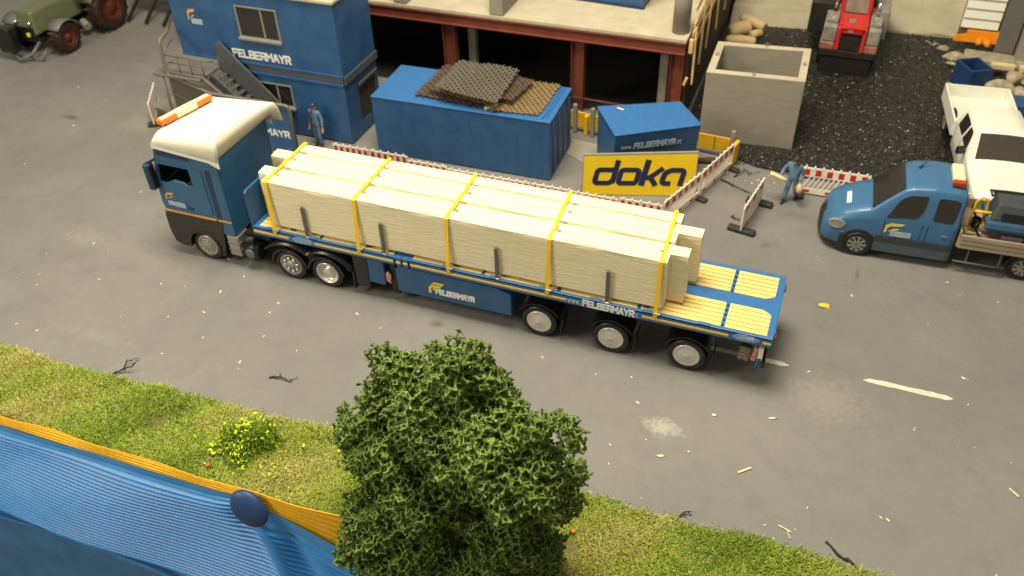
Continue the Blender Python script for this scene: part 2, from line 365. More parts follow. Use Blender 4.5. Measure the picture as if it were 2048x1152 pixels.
# road dashes
def dash(name, x0, x1, y, w, label):
    g = MB(); n = 14; rs = random.Random(int(x0*9)); pts = []
    for i in range(n+1):
        t = i/n; pts.append((lerp(x0, x1, t), y-w*(1 if .03 < t < .97 else .3)+rs.uniform(-.012, .012)))
    up = [(px+(.1 if j in (0,) else 0), 2*y-py+rs.uniform(-.012, .012)) for j, (px, py) in enumerate(pts)][::-1]
    g.add([(a, b, .004) for a, b in pts+up], [list(range(len(pts)+len(up)))])
    o = g.build(name, mat('road_paint', (.58, .56, .46), .6, .15, 7)); tag(o, kind='structure')
dash('road_marking', 2.42, 4.52, 1.2, .08, '')
dash('road_marking', -1.9, .62, 1.08, .075, '')

# black gravel yard
g = MB(); yard = [(-3.85, 11.25), (-2.4, 11.0), (-2.35, 10.65), (-1.6, 10.35), (.2, 10.15), (2., 10.3), (4., 10.25), (12, 10.3), (14, 26), (-6, 26), (-4.6, 20), (-4.5, 12.2)]
g.add([(x, y, .012) for x, y in yard], [list(range(len(yard)))])
tag(g.build('gravel_yard', mat('black_gravel', (.012, .011, .010), .35, .5, 4, 1., 30, col2=(.045, .04, .034))), kind='structure')
def shards(name, n, poly_fn, size, mats, label, zj=.05, flat=.35, seed=3):
    r = np.random.default_rng(seed); g = MB(); i = 0
    while i < n:
        p = poly_fn(r)
        if p is None: continue
        i += 1; x, y = p; s = r.uniform(*size); a = r.uniform(0, 2*PI); b = r.uniform(0, .8)
        d = V((math.cos(a), math.sin(a), 0)); e = V((-math.sin(a)*math.cos(b), math.cos(a)*math.cos(b), math.sin(b)))
        c = V((x, y, r.uniform(.015, zj+.02))); u = V((0, 0, 1))
        g.cur = 0 if r.uniform() < .988 else 1+int(r.uniform()*(len(mats)-1))
        k = r.uniform(.3, .8) if g.cur == 0 else r.uniform(.12, .4)
        g.add([c-d*s, c+e*s*k, c+d*s*r.uniform(.6, 1), c-e*s*k, c+u*s*flat], [[0, 1, 4], [1, 2, 4], [2, 3, 4], [3, 0, 4]])
    o = g.build(name, mats, recalc=False); tag(o, label, 'gravel', kind='stuff')
def inyard(r):
    x, y = r.uniform(-4.4, 7.6), 10.15+r.uniform()**1.3*13.5
    if y < 11.2 and x < -2.3: return None
    if -3.9 < x < -.6 and 11.65 < y < 14.5: return None
    if y < 10.35+.15*math.sin(x*3) : return None
    return x, y
M['shard'] = mat('gravel_shard', (.008, .007, .006), .25, .6, 1.5, col2=(.034, .029, .023), spec=.7)
shards('gravel', 23000, inyard, (.014, .055), ['shard', 'fleck', 'rock'], 'shiny black gravel with pale fibres in the yard')

# ------------------------------------------------------------------ cloth edge of the display
def blue_top(x):
    if x < -10.6: return float(np.interp(x, [-17.5, -15.5, -13.7, -11.7, -10.6], [.03, .08, .11, .15, .18]))
    t = min(1, (x+10.6)/4.2); return .18-1.2*t**1.35
def cloth():
    M['ribbed'] = mat('ribbed_blue_fabric', (.035, .27, .74), .36, .10, 1.2, spec=.6, col2=(.05, .33, .82), bump=.2, bscale=70)
    xs = np.concatenate([np.linspace(-34, -11.6, 90), np.linspace(-11.55, -5, 200), np.linspace(-4.9, 6, 30)]); per = 8; nr = 30; H = 4.5
    g = MB(); nv = nr*per; V0 = []
    ss = lambda t: (lambda q: q*q*(3-2*q))(max(0, min(1, t)))
    for x in xs:
        top = blue_top(x); tk = math.exp(-((x+10.2)/.5)**2)
        for j in range(nv+1):
            v = j/nv; s = v*H; amp = .09*ss(v*nr/3.5-.15); rib = amp*(abs(math.cos(PI*j/per))**1.7*2-1)
            xc = -9.85+.55*s*.6                      # pull fold runs down and right from the pin
            f1 = math.exp(-((x-xc)/(.20+.12*s))**2); f2 = math.exp(-((x-xc-.45-.1*s)/(.25+.15*s))**2)
            dip = -.45*ss((x-xc+.5)/1.0)*ss(s/.5)+.18*math.exp(-((x-xc+.7)/.5)**2)*ss(s/.8)
            z = top-s+dip+.03*math.sin(x*1.2+s*2.5)
            y = -7.33-.03*math.sin(x*.7)-.05*s-.16*f1*ss(s/.4)+.10*f2*ss(s/.4)+.05*tk*(1-v)-rib-.06*math.sin(x*.9+s*1.1)*ss(s/1)+.12*ss((s-4.0)/.5)
            V0.append((x, y, z))
    n = nv+1
    g.add(V0, [[i*n+j, (i+1)*n+j, (i+1)*n+j+1, i*n+j+1] for i in range(len(xs)-1) for j in range(nv)], True)
    o = g.build('ribbed_fabric', 'ribbed', recalc=False); tag(o, 'bright blue finely ribbed fabric band stretched along the display edge', 'fabric')
    g = MB()
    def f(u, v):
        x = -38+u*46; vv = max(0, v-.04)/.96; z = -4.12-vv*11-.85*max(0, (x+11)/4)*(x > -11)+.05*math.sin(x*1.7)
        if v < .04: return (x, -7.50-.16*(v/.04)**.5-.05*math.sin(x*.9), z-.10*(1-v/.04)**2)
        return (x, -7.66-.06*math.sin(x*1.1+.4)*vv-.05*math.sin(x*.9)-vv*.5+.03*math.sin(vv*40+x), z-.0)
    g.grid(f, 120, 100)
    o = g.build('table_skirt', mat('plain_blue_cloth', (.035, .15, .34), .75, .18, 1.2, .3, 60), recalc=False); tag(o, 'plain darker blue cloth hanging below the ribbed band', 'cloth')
    # yellow fold behind the blue edge
    g = MB()
    xs = np.linspace(-24, -7.55, 120); nv = 24
    def yt(x):
        if x < -10.6: return blue_top(x)+.13+.015*math.sin(x*3)
        return .285+.2*min(1, (x+10.6)/2.8)
    vs = []
    for x in xs:
        a = yt(x); b = blue_top(x)-.12
        for j in range(nv+1):
            v = j/nv; k = .012*math.cos(2*PI*j/4) if x > -11 else .008*math.cos(2*PI*j/6)
            vs.append((x, -7.16-.11*v-k+.03*math.sin(x*2.3)*(1-v), lerp(a, b, v)))
    n = nv+1; g.add(vs, [[i*n+j, (i+1)*n+j, (i+1)*n+j+1, i*n+j+1] for i in range(len(xs)-1) for j in range(nv)], True)
    o = g.build('yellow_ribbon', mat('yellow_fabric', (.82, .43, .008), .55, .1, 3, .3, 60, aniso=(6, 1, 1)), thick=.02, recalc=False); tag(o, 'golden yellow ribbon folded behind the blue fabric edge, ending at the tree', 'ribbon')
    g = MB(); g.grid(lambda u, v: (-4.9+u*3, -7.2-.06*v, .22-.4*v+.05*math.sin(u*5)), 20, 4)
    tag(g.build('ribbon_end', 'yellow', thick=.02, recalc=False), 'short orange yellow scrap of ribbon under the right of the tree', 'ribbon')
    g = MB(); ax = V((.12, -1, .42)).normalized()
    g.lathe([(0, .15), (.14, .145), (.27, .115), (.36, .06), (.40, -.01), (.385, -.06), (.3, -.09), (0, -.09)], (-10.03, -7.46, .11), ax, 40)
    for i, q in enumerate(g.v):   # oval, tilted
        d = V(q)-V((-10.03, -7.46, .11)); a = V((.62, 0, -.78)); d += a*d.dot(a)*.28; g.v[i] = tuple(V((-10.03, -7.46, .11))+d)
    g2 = g.build('drawing_pin', 'tackb'); tag(g2, 'dark blue oval pin pressed into the blue fabric edge', 'pin')
cloth()

# ------------------------------------------------------------------ foam tree
def kelvin(blobs, a, depth, jit, seed, zmin=-9, namp=.12, hole=.0):
    r = np.random.default_rng(seed); B = np.array(blobs); lo = (B[:, :3]-B[:, 3:4]).min(0)-.3; hi = (B[:, :3]+B[:, 3:4]).max(0)+.3
    n = np.ceil((hi-lo)/a).astype(int)
    fr = np.array([(0, 1, 2), (0, 3, 2), (0, 2, 1), (0, 2, 3), (1, 0, 2), (3, 0, 2), (2, 0, 1), (2, 0, 3), (1, 2, 0), (3, 2, 0), (2, 1, 0), (2, 3, 0)])
    I = np.stack(np.meshgrid(*[np.arange(k) for k in n], indexing='ij'), -1).reshape(-1, 1, 3)*4
    I = (I+fr[None]).reshape(-1, 3)
    P = lo+I*a/4
    def sdf(P):
        d = np.full(len(P), 9.)
        for x, y, z, q in B:
            d = np.minimum(d, np.sqrt(((P-[x, y, z])**2).sum(1))-q)
        w = np.sin(P[:, 0]*4.1+P[:, 2]*2.3)*np.sin(P[:, 1]*3.7+1.7*P[:, 0])+.7*np.sin(P[:, 2]*6.7+P[:, 1]*5.1+1)*np.sin(P[:, 0]*7.3)
        return d+namp*w+.06*np.sin(P[:, 0]*17)*np.sin(P[:, 2]*15+P[:, 1]*16)
    s = sdf(P); k = (s < 0) & (s > -depth) & (P[:, 2] > zmin)
    I, P = I[k], P[k]; key = {tuple(q): i for i, q in enumerate(I.tolist())}
    P = P+r.normal(0, jit*a, P.shape)
    E = []
    dirs = [(1, 1, 0), (1, -1, 0), (1, 0, 1), (1, 0, -1), (0, 1, 1), (0, 1, -1)]
    for i, q in enumerate(I.tolist()):
        for d in dirs:
            j = key.get((q[0]+d[0], q[1]+d[1], q[2]+d[2]))
            if j is not None: E.append((i, j))
    return P, np.array(E)
def struts(name, P, E, r0, r1, m, parent, seed=1):
    r = np.random.default_rng(seed); A, Bp = P[E[:, 0]], P[E[:, 1]]; n = len(E); D = Bp-A; ln = np.linalg.norm(D, axis=1, keepdims=True)+1e-9; D /= ln
    ref = np.where(np.abs(D[:, 2:3]) < .9, [[0, 0, 1.]], [[1., 0, 0]]); U = np.cross(D, ref); U /= np.linalg.norm(U, axis=1, keepdims=True); W = np.cross(D, U)
    ph = r.uniform(0, 2*PI, n)[:, None]; k = r.uniform(.65, 1.35, n)[:, None]
    Q = np.empty((n, 9, 3)); mid = (A+Bp)/2+r.normal(0, .12, (n, 3))*ln*.5
    for s, (c, rr) in enumerate(((A-D*r0*.5, r0), (mid, r1), (Bp+D*r0*.5, r0))):
        for t in range(3):
            an = ph+t*2*PI/3; Q[:, s*3+t] = c+(U*np.cos(an)*1.25+W*np.sin(an)*.8)*rr*k
    f = [];
    for s in (0, 1):
        for t in range(3): f.append([s*3+t, s*3+(t+1) % 3, s*3+3+(t+1) % 3, s*3+3+t])
    F = (np.arange(n)[:, None, None]*9+np.array(f)[None]).reshape(-1)
    me = bpy.data.meshes.new(name); me.vertices.add(n*9); inv = np.array(wm(parent).inverted()); Q = Q.reshape(-1, 3)@inv[:3, :3].T+inv[:3, 3]
    me.vertices.foreach_set('co', Q.ravel()); me.loops.add(len(F)); me.loops.foreach_set('vertex_index', F.astype(np.int32))
    me.polygons.add(n*6); me.polygons.foreach_set('loop_start', (np.arange(n*6)*4).astype(np.int32)); me.update(calc_edges=True); me.validate()
    me.polygons.foreach_set('use_smooth', [True]*len(me.polygons))
    me.materials.append(m); o = bpy.data.objects.new(name, me); C.objects.link(o); o.parent = parent; return o
def leafmat(name, a, b, c, sc=1.3):
    m = bpy.data.materials.new(name); m.use_nodes = True; nt = m.node_tree; p = nt.nodes['Principled BSDF']; tc = nn(nt, 'ShaderNodeTexCoord')
    n1 = nn(nt, 'ShaderNodeTexNoise'); n1.inputs['Scale'].default_value = sc; n1.inputs['Detail'].default_value = 2
    n2 = nn(nt, 'ShaderNodeTexNoise'); n2.inputs['Scale'].default_value = 14; n2.inputs['Detail'].default_value = 2
    for n in (n1, n2): nt.links.new(tc.outputs['Object'], n.inputs['Vector'])
    ad = nn(nt, 'ShaderNodeMath', operation='MULTIPLY_ADD'); ad.inputs[1].default_value = .5; nt.links.new(n2.outputs[0], ad.inputs[0])
    h = nn(nt, 'ShaderNodeMath', operation='MULTIPLY'); h.inputs[1].default_value = .6; nt.links.new(n1.outputs[0], h.inputs[0]); nt.links.new(h.outputs[0], ad.inputs[2])
    cr = nn(nt, 'ShaderNodeValToRGB'); e = cr.color_ramp.elements; e[0].position = .38; e[0].color = (*a, 1); e[1].position = .72; e[1].color = (*c, 1); q = e.new(.54); q.color = (*b, 1)
    nt.links.new(ad.outputs[0], cr.inputs[0]); nt.links.new(cr.outputs[0], p.inputs['Base Color']); p.inputs['Roughness'].default_value = .6; p.inputs['Specular IOR Level'].default_value = .3
    return m
blobs = [(-5.13, -6.20, 4.90, .60), (-6.48, -6.10, 4.08, .60), (-5.70, -6.30, 3.59, 1.0), (-4.56, -6.10, 4.34, .50), (-7.68, -6.40, 2.42, .42), (-7.22, -6.50, 2.00, .60), (-6.41, -6.60, 2.60, .82),
         (-4.41, -6.70, 3.53, 1.05), (-3.60, -6.50, 4.10, .52), (-2.95, -6.40, 4.30, .32), (-3.75, -6.90, 3.17, .92), (-3.05, -6.30, 2.81, .36), (-3.05, -6.30, 2.09, .38), (-5.79, -6.90, 1.97, .97), (-6.86, -7.10, .73, .80),
         (-7.25, -7.40, -.14, .57), (-5.80, -7.20, .50, .62), (-4.21, -6.90, 1.39, .80), (-3.60, -6.70, 1.15, .64), (-4.57, -7.20, .41, .52), (-6.42, -7.50, -.13, .60), (-3.35, -6.70, .61, .50), (-5.15, -6.2, 5.05, .42), (-6.85, -6.05, 4.4, .3), (-7.0, -6.3, 3.2, .5)]
tree = thing('foam_tree', 'large dark green foam tree on the grass strip in front of the trailer', 'tree', (-5.1, -6.3, 0))
P, E = kelvin(blobs, .25, .85, .085, 5)
struts('crown', P, E, .036, .017, leafmat('tree_foam', (.075, .135, .024), (.145, .215, .042), (.23, .32, .07)), tree)
g = MB(); g.tube([(-5.1, -6.35, -.05), (-5.05, -6.4, 1), (-5.2, -6.5, 2.2), (-5.1, -6.4, 3.6)], [.3, .22, .17, .08], 10)
for q in ((-6.6, -6.6, 2.5), (-3.8, -6.7, 3.1), (-6.4, -6.2, 4.0), (-3.4, -6.7, 1.6)): g.tube([(-5.1, -6.4, 1.1), tuple(V(q)*.6+V((-5.1, -6.4, 1.8))*.4), q], [.13, .08, .04], 7)
g.build('trunk', mat('tree_bark', (.06, .04, .02), .85, .3, 5, .6, 12), tree)
# yellow flowering bush
bush = thing('flowering_bush', 'low green bush with bright yellow flower flakes on the grass strip', 'bush', (-11.1, -5.9, 0))
bb = [(-11.35, -5.9, .25, .42), (-10.85, -5.75, .30, .44), (-11.0, -6.25, .15, .36), (-11.7, -6.15, .1, .25), (-11.15, -5.5, .32, .3), (-10.5, -5.6, .1, .25)]
P, E = kelvin(bb, .17, .5, .1, 9, zmin=.03, namp=.08)
k = np.random.default_rng(4).uniform(size=len(E)) < .7
struts('foliage', P, E[k], .014, .007, leafmat('bush_foam', (.08, .17, .015), (.15, .27, .02), (.24, .36, .03), 3), bush)
g = MB(); r = random.Random(5)
for i in range(330):
    if i < 230:
        b = r.choice(bb); d = V((r.gauss(0, 1), r.gauss(0, 1), abs(r.gauss(0, 1))+.1)).normalized(); c = V(b[:3])+d*b[3]*r.uniform(.85, 1.1)
    else: c = V((-11.0+r.gauss(0, .8), -6.05+r.gauss(0, .42), .15))
    c.z = max(c.z, .1); s = r.uniform(.022, .065); e = Euler((r.uniform(0, 3), r.uniform(0, 3), r.uniform(0, 3)))
    g.obox(c, (s*1.5, s, s*.45), e)
tag(g.build('flower_flakes', mat('yellow_flower', (.66, .76, .04), .55, .1), bush, bev=.006, seg=1), kind='stuff')
# ================================================================== WHEELS
def truck_wheel(parent, x, y, z, r=.5, kind='dish', w=.30, side=-1, rimr=.36, scale_tag=None):
    """tyre as part, rim as sub-part; outer face at y, facing side*-y"""
    s = side
    ax = (0, s, 0); o = (x, y, z)
    g = MB(); g.lathe([(rimr*.9, -w), (r*.93, -w), (r, -w+.05), (r, -.05), (r*.955, -.008), (r*.87, .004), (rimr+.02, -.008), (rimr, -.03), (rimr*.9, -w)], o, ax, 40)
    t = g.build('wheel', 'rubber', parent)
    q = rimr
    if kind == 'dish':     # shiny domed trailer cover
        g = MB(); g.lathe([(q, -.05), (q, -.005), (q*.93, .006), (q*.86, -.012), (q*.6, .012), (q*.35, .022), (q*.16, .026), (q*.14, .034), (.02, .036), (0, .036)], o, ax, 36)
        g.build('rim', 'silver', t)
    elif kind == 'front':
        g = MB(); g.lathe([(q, -.03), (q*.95, .0), (q*.8, -.02), (q*.72, -.05), (q*.66, -.035), (q*.4, .01), (q*.3, .035), (q*.15, .04), (0, .04)], o, ax, 36); rim = g.build('rim', 'alu', t)
        g = MB()
        for k in range(10):
            a = 2*PI*k/10; c = V((x+q*.55*math.cos(a), y+s*.0, z+q*.55*math.sin(a))); g.cyl(c-V((0, s*.03, 0)), c+V((0, s*.015, 0)), .022, n=8)
        g.build('wheel_nuts', 'chrome', rim)
    elif kind == 'spoked':
        g = MB(); g.lathe([(q, -.02), (q*.93, .0), (q*.84, -.04), (q*.5, -.05), (q*.34, .02), (q*.2, .05), (0, .055)], o, ax, 36); rim = g.build('rim', 'alu', t)
        g = MB()
        for k in range(8):
            a = 2*PI*k/8+.2; c = V((x+q*.6*math.cos(a), y+s*-.03, z+q*.6*math.sin(a))); g.cyl(c, c+V((0, s*.045, 0)), .06, .045, n=9)
        g.build('rim_bosses', 'chrome', rim)
    elif kind == 'deep':
        g = MB(); g.lathe([(q, -.02), (q*.97, .003), (q*.9, -.01), (q*.82, -.07), (q*.78, -.13), (q*.45, -.14), (q*.42, -.05), (q*.34, -.03), (0, -.028)], o, ax, 36); g.build('rim', 'silver', t)
    else:  # light van wheel, spoked cover
        g = MB(); g.lathe([(q, -.03), (q*.95, 0), (q*.8, -.015), (q*.75, -.04), (q*.3, -.03), (q*.25, .0), (0, .005)], o, ax, 32); rim = g.build('rim', 'grey', t)
        g = MB()
        for k in range(9):
            a = 2*PI*k/9; d = V((math.cos(a), 0, math.sin(a))); c = V((x, y-s*.012, z)); g.beam(c+d*q*.2, c+d*q*.93, .03, q*.16, up=d.cross(V((0, 1, 0))))
        g.build('spokes', 'alu', rim, bev=.004, seg=1)
    return t

# ================================================================== FACE LOGO
def flag_mark(fn, s, m, parent, world=True):
    """slanted folded F-shaped emblem"""
    g = MB()
    for poly in ([(0, 0), (.13, .10), (.16, .42), (.30, .58), (.85, .66), (1.0, .86), (.28, .80), (.04, .60)], [(.22, .16), (.52, .40), (.80, .46), (.66, .30), (.36, .22)]):
        g.plate([(a*s, b*s) for a, b in poly], .002, .010, fn)
    return g.build('emblem', m, parent, world=world)
def logo_mark(fn, s, m, parent):
    g = MB()
    for poly in ([(0, 0), (.02, .45), (.22, .72), (1., .72), (.8, .52), (.28, .50), (.20, .42), (.20, 0)], [(.30, .30), (.34, .44), (.72, .44), (.60, .28)], [(.25, .80), (.45, .98), (1.2, .98), (1.06, .80)]):
        g.plate([(a*s, b*s) for a, b in poly], .002, .010, fn)
    return g.build('emblem', m, parent)

# ================================================================== TRACTOR UNIT
def tractor_unit():
    t = thing('semi_truck', 'blue and white semi truck cab pulling the long flatbed trailer of cream slabs', 'truck', (-15, 1.27, 0))
    Y1 = 2.5
    side = [(-17.50, 1.64), (-17.55, 1.9), (-17.53, 2.35), (-17.42, 3.0), (-17.18, 3.95), (-15.18, 3.85), (-15.18, 1.18), (-15.62, 1.12), (-15.66, 1.64)]
    win = [(-17.36, 2.63), (-17.26, 3.25), (-16.20, 3.25), (-16.18, 2.72), (-16.26, 2.66), (-16.40, 2.66), (-16.52, 2.74), (-16.85, 2.76), (-17.08, 2.64), (-17.2, 2.60)]
    g = MB()
    g.plate(side, 0, .07, XZ, [win]); g.plate(side, Y1-.07, Y1, XZ, [win])
    g.box(-15.25, -15.18, .07, Y1-.07, 1.18, 3.84)                                  # rear wall
    fr = [(-17.55, 1.66), (-17.56, 1.95), (-17.54, 2.42)]                            # front lower panel
    for a, b in zip(fr[:-1], fr[1:]): g.add([(a[0], .07, a[1]), (a[0], Y1-.07, a[1]), (b[0], Y1-.07, b[1]), (b[0], .07, b[1]), (a[0]+.08, .07, a[1]), (a[0]+.08, Y1-.07, a[1]), (b[0]+.08, Y1-.07, b[1]), (b[0]+.08, .07, b[1])], [[0, 1, 2, 3], [7, 6, 5, 4], [0, 4, 5, 1], [3, 2, 6, 7]])
    g.box(-17.4, -15.25, .07, Y1-.07, 1.66, 1.74)
    body = g.build('cab', 'blue_cab', t, bev=.02)
    # pressed lines on the side: door seam, slot
    g = MB(); g.plate([(-15.66, 1.68), (-15.66, 3.28), (-15.62, 3.32), (-15.48, 3.34), (-15.50, 1.68)], -.012, .0, XZ); g.build('air_duct', 'navy', t, bev=.008)
    g = MB(); g.plate([(-17.46, 1.80), (-17.49, 2.35), (-17.3, 3.33), (-15.76, 3.27), (-15.76, 1.80), (-16.9, 1.74)], -.022, -.001, XZ, [win]); door = g.build('door', 'blue_cab', t, bev=.012)
    g = MB(); g.obox((-16.52, -.035, 1.87), (.2, .03, .1), (0, 0, 0)); g.build('handle', 'navy', door, bev=.01)
    fs = frame((-17.3, -.022, 1.93), (1, 0, 0))
    flag_mark(lambda a, b, c: (-17.32+a*.9, -.022-c, 2.02+b*.9), .36, 'logo', t)
    g = MB(); g.plate([(-17.28, 1.86), (-17.28, 2.0), (-16.68, 1.98), (-16.68, 1.83)], -.034, -.022, XZ); g.build('name_plate', 'plate', t)
    g = MB(); g.plate([(-17.52, 1.60), (-17.52, 1.655), (-15.70, 1.655), (-15.70, 1.60)], -.03, 0, XZ); g.plate([(-15.66, 1.60), (-15.66, 1.655), (-15.19, 1.655), (-15.19, 1.60)], -.012, 0, XZ); g.build('stripe', 'oxline', t)
    g = MB(); g.plate([(-17.22, 3.60), (-17.19, 3.80), (-16.16, 3.76), (-16.08, 3.70), (-16.10, 3.52), (-17.2, 3.55)], -.012, .0, XZ); g.build('side_window', 'navy', t, bev=.006)
    # glass front
    g = MB(); g.add([(-17.53, .09, 2.43), (-17.53, Y1-.09, 2.43), (-17.16, Y1-.09, 3.72), (-17.16, .09, 3.72)], [[0, 1, 2, 3]]); g.build('windshield', 'glass', t, thick=.03)
    g = MB(); g.box(-17.24, -17.10, .07, Y1-.07, 3.72, 3.94); g.build('sun_visor', 'black', t, bev=.03)
    # seats and inner floor
    for yy in (.35, 1.5):
        g = MB(); g.obox((-16.5, yy+.3, 2.35), (.55, .55, .2)); g.obox((-16.2, yy+.3, 2.75), (.16, .5, .9), (0, .15, 0)); g.build('seat', 'conc_d', t, bev=.05)
    g = MB(); g.box(-15.62, -15.3, .08, Y1-.08, 1.9, 3.7); g.build('bunk_wall', 'lgrey', t)
    # black lower body
    g = MB()
    sk = [(-17.50, .48), (-17.58, .85), (-17.57, 1.4), (-17.52, 1.60), (-15.52, 1.60), (-15.66, .62), (-15.74, .30), (-15.86, .28)]+[(-16.38+.56*math.cos(a), .52+.56*math.sin(a)) for a in [R(k) for k in range(-14, 195, 12)]]+[(-16.95, .38), (-17.3, .38)]
    g.plate(sk, -.02, .22, XZ); g.build('side_skirt', 'skirt', t, bev=.02); g = MB(); g.plate(sk, Y1-.22, Y1+.02, XZ); g.build('side_skirt', 'skirt', t, bev=.02)
    g = MB(); g.hexa([(-17.60, .2), (-17.35, .2), (-17.35, Y1-.2), (-17.60, Y1-.2)], .40, 1.62); g.build('bumper', 'skirt', t, bev=.05)
    for yy in (.32, Y1-.62):
        g = MB(); g.box(-17.64, -17.58, yy, yy+.3, .72, .95); g.build('headlight', 'headl', t, bev=.02)
    g = MB(); g.plate([(-16.4+.56*math.cos(a), .52+.56*math.sin(a)) for a in [R(k) for k in range(-10, 191, 10)]]+[(-16.4+.50*math.cos(a), .52+.50*math.sin(a)) for a in [R(k) for k in range(190, -11, -10)]], -.05, .3, XZ); g.build('wheel_arch', 'skirt', t, bev=.01)
    # step tank, air tank, chassis
    g = MB(); g.box(-15.52, -15.14, -.01, .5, .42, 1.12); tank = g.build('step_box', 'alu', t, bev=.02)
    g = MB(); [g.box(-15.54, -15.12, -.022, .3, z, z+.02) for z in (.62, .86)]; g.build('step_edge', 'grey', tank)
    g = MB(); g.cyl((-15.05, .25, .62), (-14.55, .25, .62), .26, n=24); g.cyl((-15.0, .12, 1.05), (-14.62, .12, 1.05), .11, n=14); g.build('air_tank', 'chassis', t)
    g = MB(); g.lathe([(.13, 0), (.17, .03), (.12, .05), (.0, .05)], (-14.8, 0, .62), (0, -1, 0), 20); g.build('filler_cap', 'grey', t)
    g = MB()
    for yy in (.55, 1.75): g.box(-17.3, -11.2, yy, yy+.18, .62, .92)
    for x in (-15.0, -14.2, -12.9, -11.6): g.box(x, x+.15, .7, 1.8, .65, .88)
    g.box(-15.1, -14.2, .3, 2.2, 1.0, 1.12); g.build('chassis', 'chassis', t, bev=.01)
    g = MB(); g.tube([(-15.15, .8, 1.9), (-14.95, .7, 1.35), (-14.7, .8, 1.25), (-14.4, .9, 1.5)], .035, 8); g.tube([(-15.15, 1.0, 1.9), (-14.9, 1.0, 1.3), (-14.6, 1.1, 1.28), (-14.4, 1.1, 1.5)], .035, 8); g.build('air_hoses', 'conc_d', t)
    g = MB(); g.cyl((-13.0, 1.27, .95), (-13.0, 1.27, 1.28), .48, .42, 24); g.build('fifth_wheel', 'chassis', t)
    # rear fenders: double hump arch
    out = []
    def fz(x): return max(1.24-.62*((x+13.5)/.78)**2*.55, 1.22-.62*((x+12.25)/.78)**2*.6) if -14.3 < x < -11.35 else .7
    X = np.linspace(-14.27, -11.42, 40)
    for yy0, yy1 in ((-.0, .62), (1.9, 2.52)):
        g = MB(); n = len(X)
        g.add([(x, yy0, fz(x)) for x in X]+[(x, yy1, fz(x)) for x in X], [[i, i+1, n+i+1, n+i] for i in range(n-1)], True)
        f = g.build('rear_fender', 'black', t, thick=.04)
        g = MB(); rims = []
        for cx in (-13.48, -12.27):
            g.plate([(cx+.60*math.cos(a), .5+.60*math.sin(a)) for a in [R(k) for k in range(5, 176, 10)]]+[(cx+.545*math.cos(a), .5+.545*math.sin(a)) for a in [R(k) for k in range(175, 4, -10)]], yy0-.015 if yy0 < 1 else yy1-.03, yy0+.03 if yy0 < 1 else yy1+.015, XZ)
        g.build('fender_rim', 'black', f, bev=.008)
        g = MB(); g.box(-11.40, -11.34, yy0, yy1, .22, .80); g.build('mudflap', 'black', f, bev=.008)
    g = MB(); g.hexa([(-11.34, .02), (-10.86, .02), (-10.86, .6), (-11.34, .6)], .34, 1.42); g.build('battery_box', 'black', t, bev=.05)
    for s, y in ((-1, .03), (1, 2.47)):
        truck_wheel(t, -16.38, y-.005*s, .5, kind='front', side=s, rimr=.36)
        truck_wheel(t, -13.48, y, .5, kind='spoked', side=s, rimr=.36); truck_wheel(t, -12.27, y, .5, kind='deep', side=s, rimr=.36)
    # mirror
    for s, y in ((-1, -.12), (1, 2.62)):
        g = MB(); g.hexa([(-17.62, y-.13), (-17.40, y-.13), (-17.40, y+.13), (-17.62, y+.13)], 2.42, 3.28); mi = g.build('mirror', 'navy', t, bev=.06, seg=3)
        g = MB(); g.box(-17.405, -17.385, y-.09, y+.09, 2.5, 3.2); g.build('mirror_glass', 'black', mi)
        g = MB(); g.beam((-17.5, y, 3.27), (-17.25, y-s*.2, 3.4), .05, .05); g.beam((-17.5, y, 2.46), (-17.3, y-s*.2, 2.45), .05, .05); g.build('mirror_arm', 'black', mi)
    # white roof with rear spoiler
    g = MB(); nu, nv = 26, 26
    def roof(u, v):
        x = lerp(-17.2, -15.02, u); yy = v*(Y1+.12)-.06; e = min(v, 1-v); edge = 1-(1-min(1, e/.085))**2.0
        base = lerp(3.90, 3.72, u); hi = lerp(4.22, 4.44, u**1.3)-.08*u*v; front = 1-(1-min(1, u/.12))**2
        hi = lerp(base+.12, hi, front); dish = -.05*math.sin(PI*min(1, max(0, (v-.15)/.7)))*max(0, 1-abs(u-.5)/.4)
        if u < .001: x -= .0
        return (x+.42*u*u*v*v, yy+(.03 if v < .5 else -.03)*edge*(1-u)*1.5, lerp(base, hi, edge)+dish*edge)
    g.grid(roof, nu, nv); rf = g.build('roof_spoiler', 'white', t, thick=.045)
    g = MB()   # rear white hood edge and side fins
    arc = [roof(1, v/24) for v in range(25)]
    g.add([(a[0], a[1], a[2]) for a in arc]+[(-15.16, min(max(a[1], .0), Y1), 3.74) for a in arc], [[i, i+1, 25+i+1, 25+i] for i in range(24)], True)
    for s, y in ((0, -.06), (1, Y1+.06)):
        g.add([(-17.18, y, 3.9), (-15.02, y, 3.72), (-15.02, y, 3.72-.2), (-15.35, y, 3.66), (-17.2, y, 3.80)], [[0, 1, 2, 3, 4]])
    g.build('spoiler_edge', 'white', rf, thick=.035)
    # beacon bar
    p0, p1 = V((-17.05, .32, 4.40)), V((-16.62, 2.10, 4.40)); d = p1-p0
    g = MB(); g.beam(p0+d*.3, p0+d*.70, .27, .17); bar = g.build('beacon_bar', 'lamp', t, bev=.04, seg=3)
    for a, b in ((0, .30), (.70, 1)):
        g = MB(); g.beam(p0+d*a, p0+d*b, .26, .16); g.build('orange_lens', 'orange', bar, bev=.045, seg=3)
    g = MB(); g.beam(p0+d*.04+V((0, 0, .082)), p0+d*.96+V((0, 0, .082)), .16, .02); g.build('top_cover', 'lamp', bar, bev=.008)
    for k in (.1, .5, .9):
        q = p0+d*k; g = MB(); g.cyl(q-V((0, 0, .26)), q-V((0, 0, .07)), .04, n=8); g.build('bar_foot', 'black', bar)
tractor_unit()

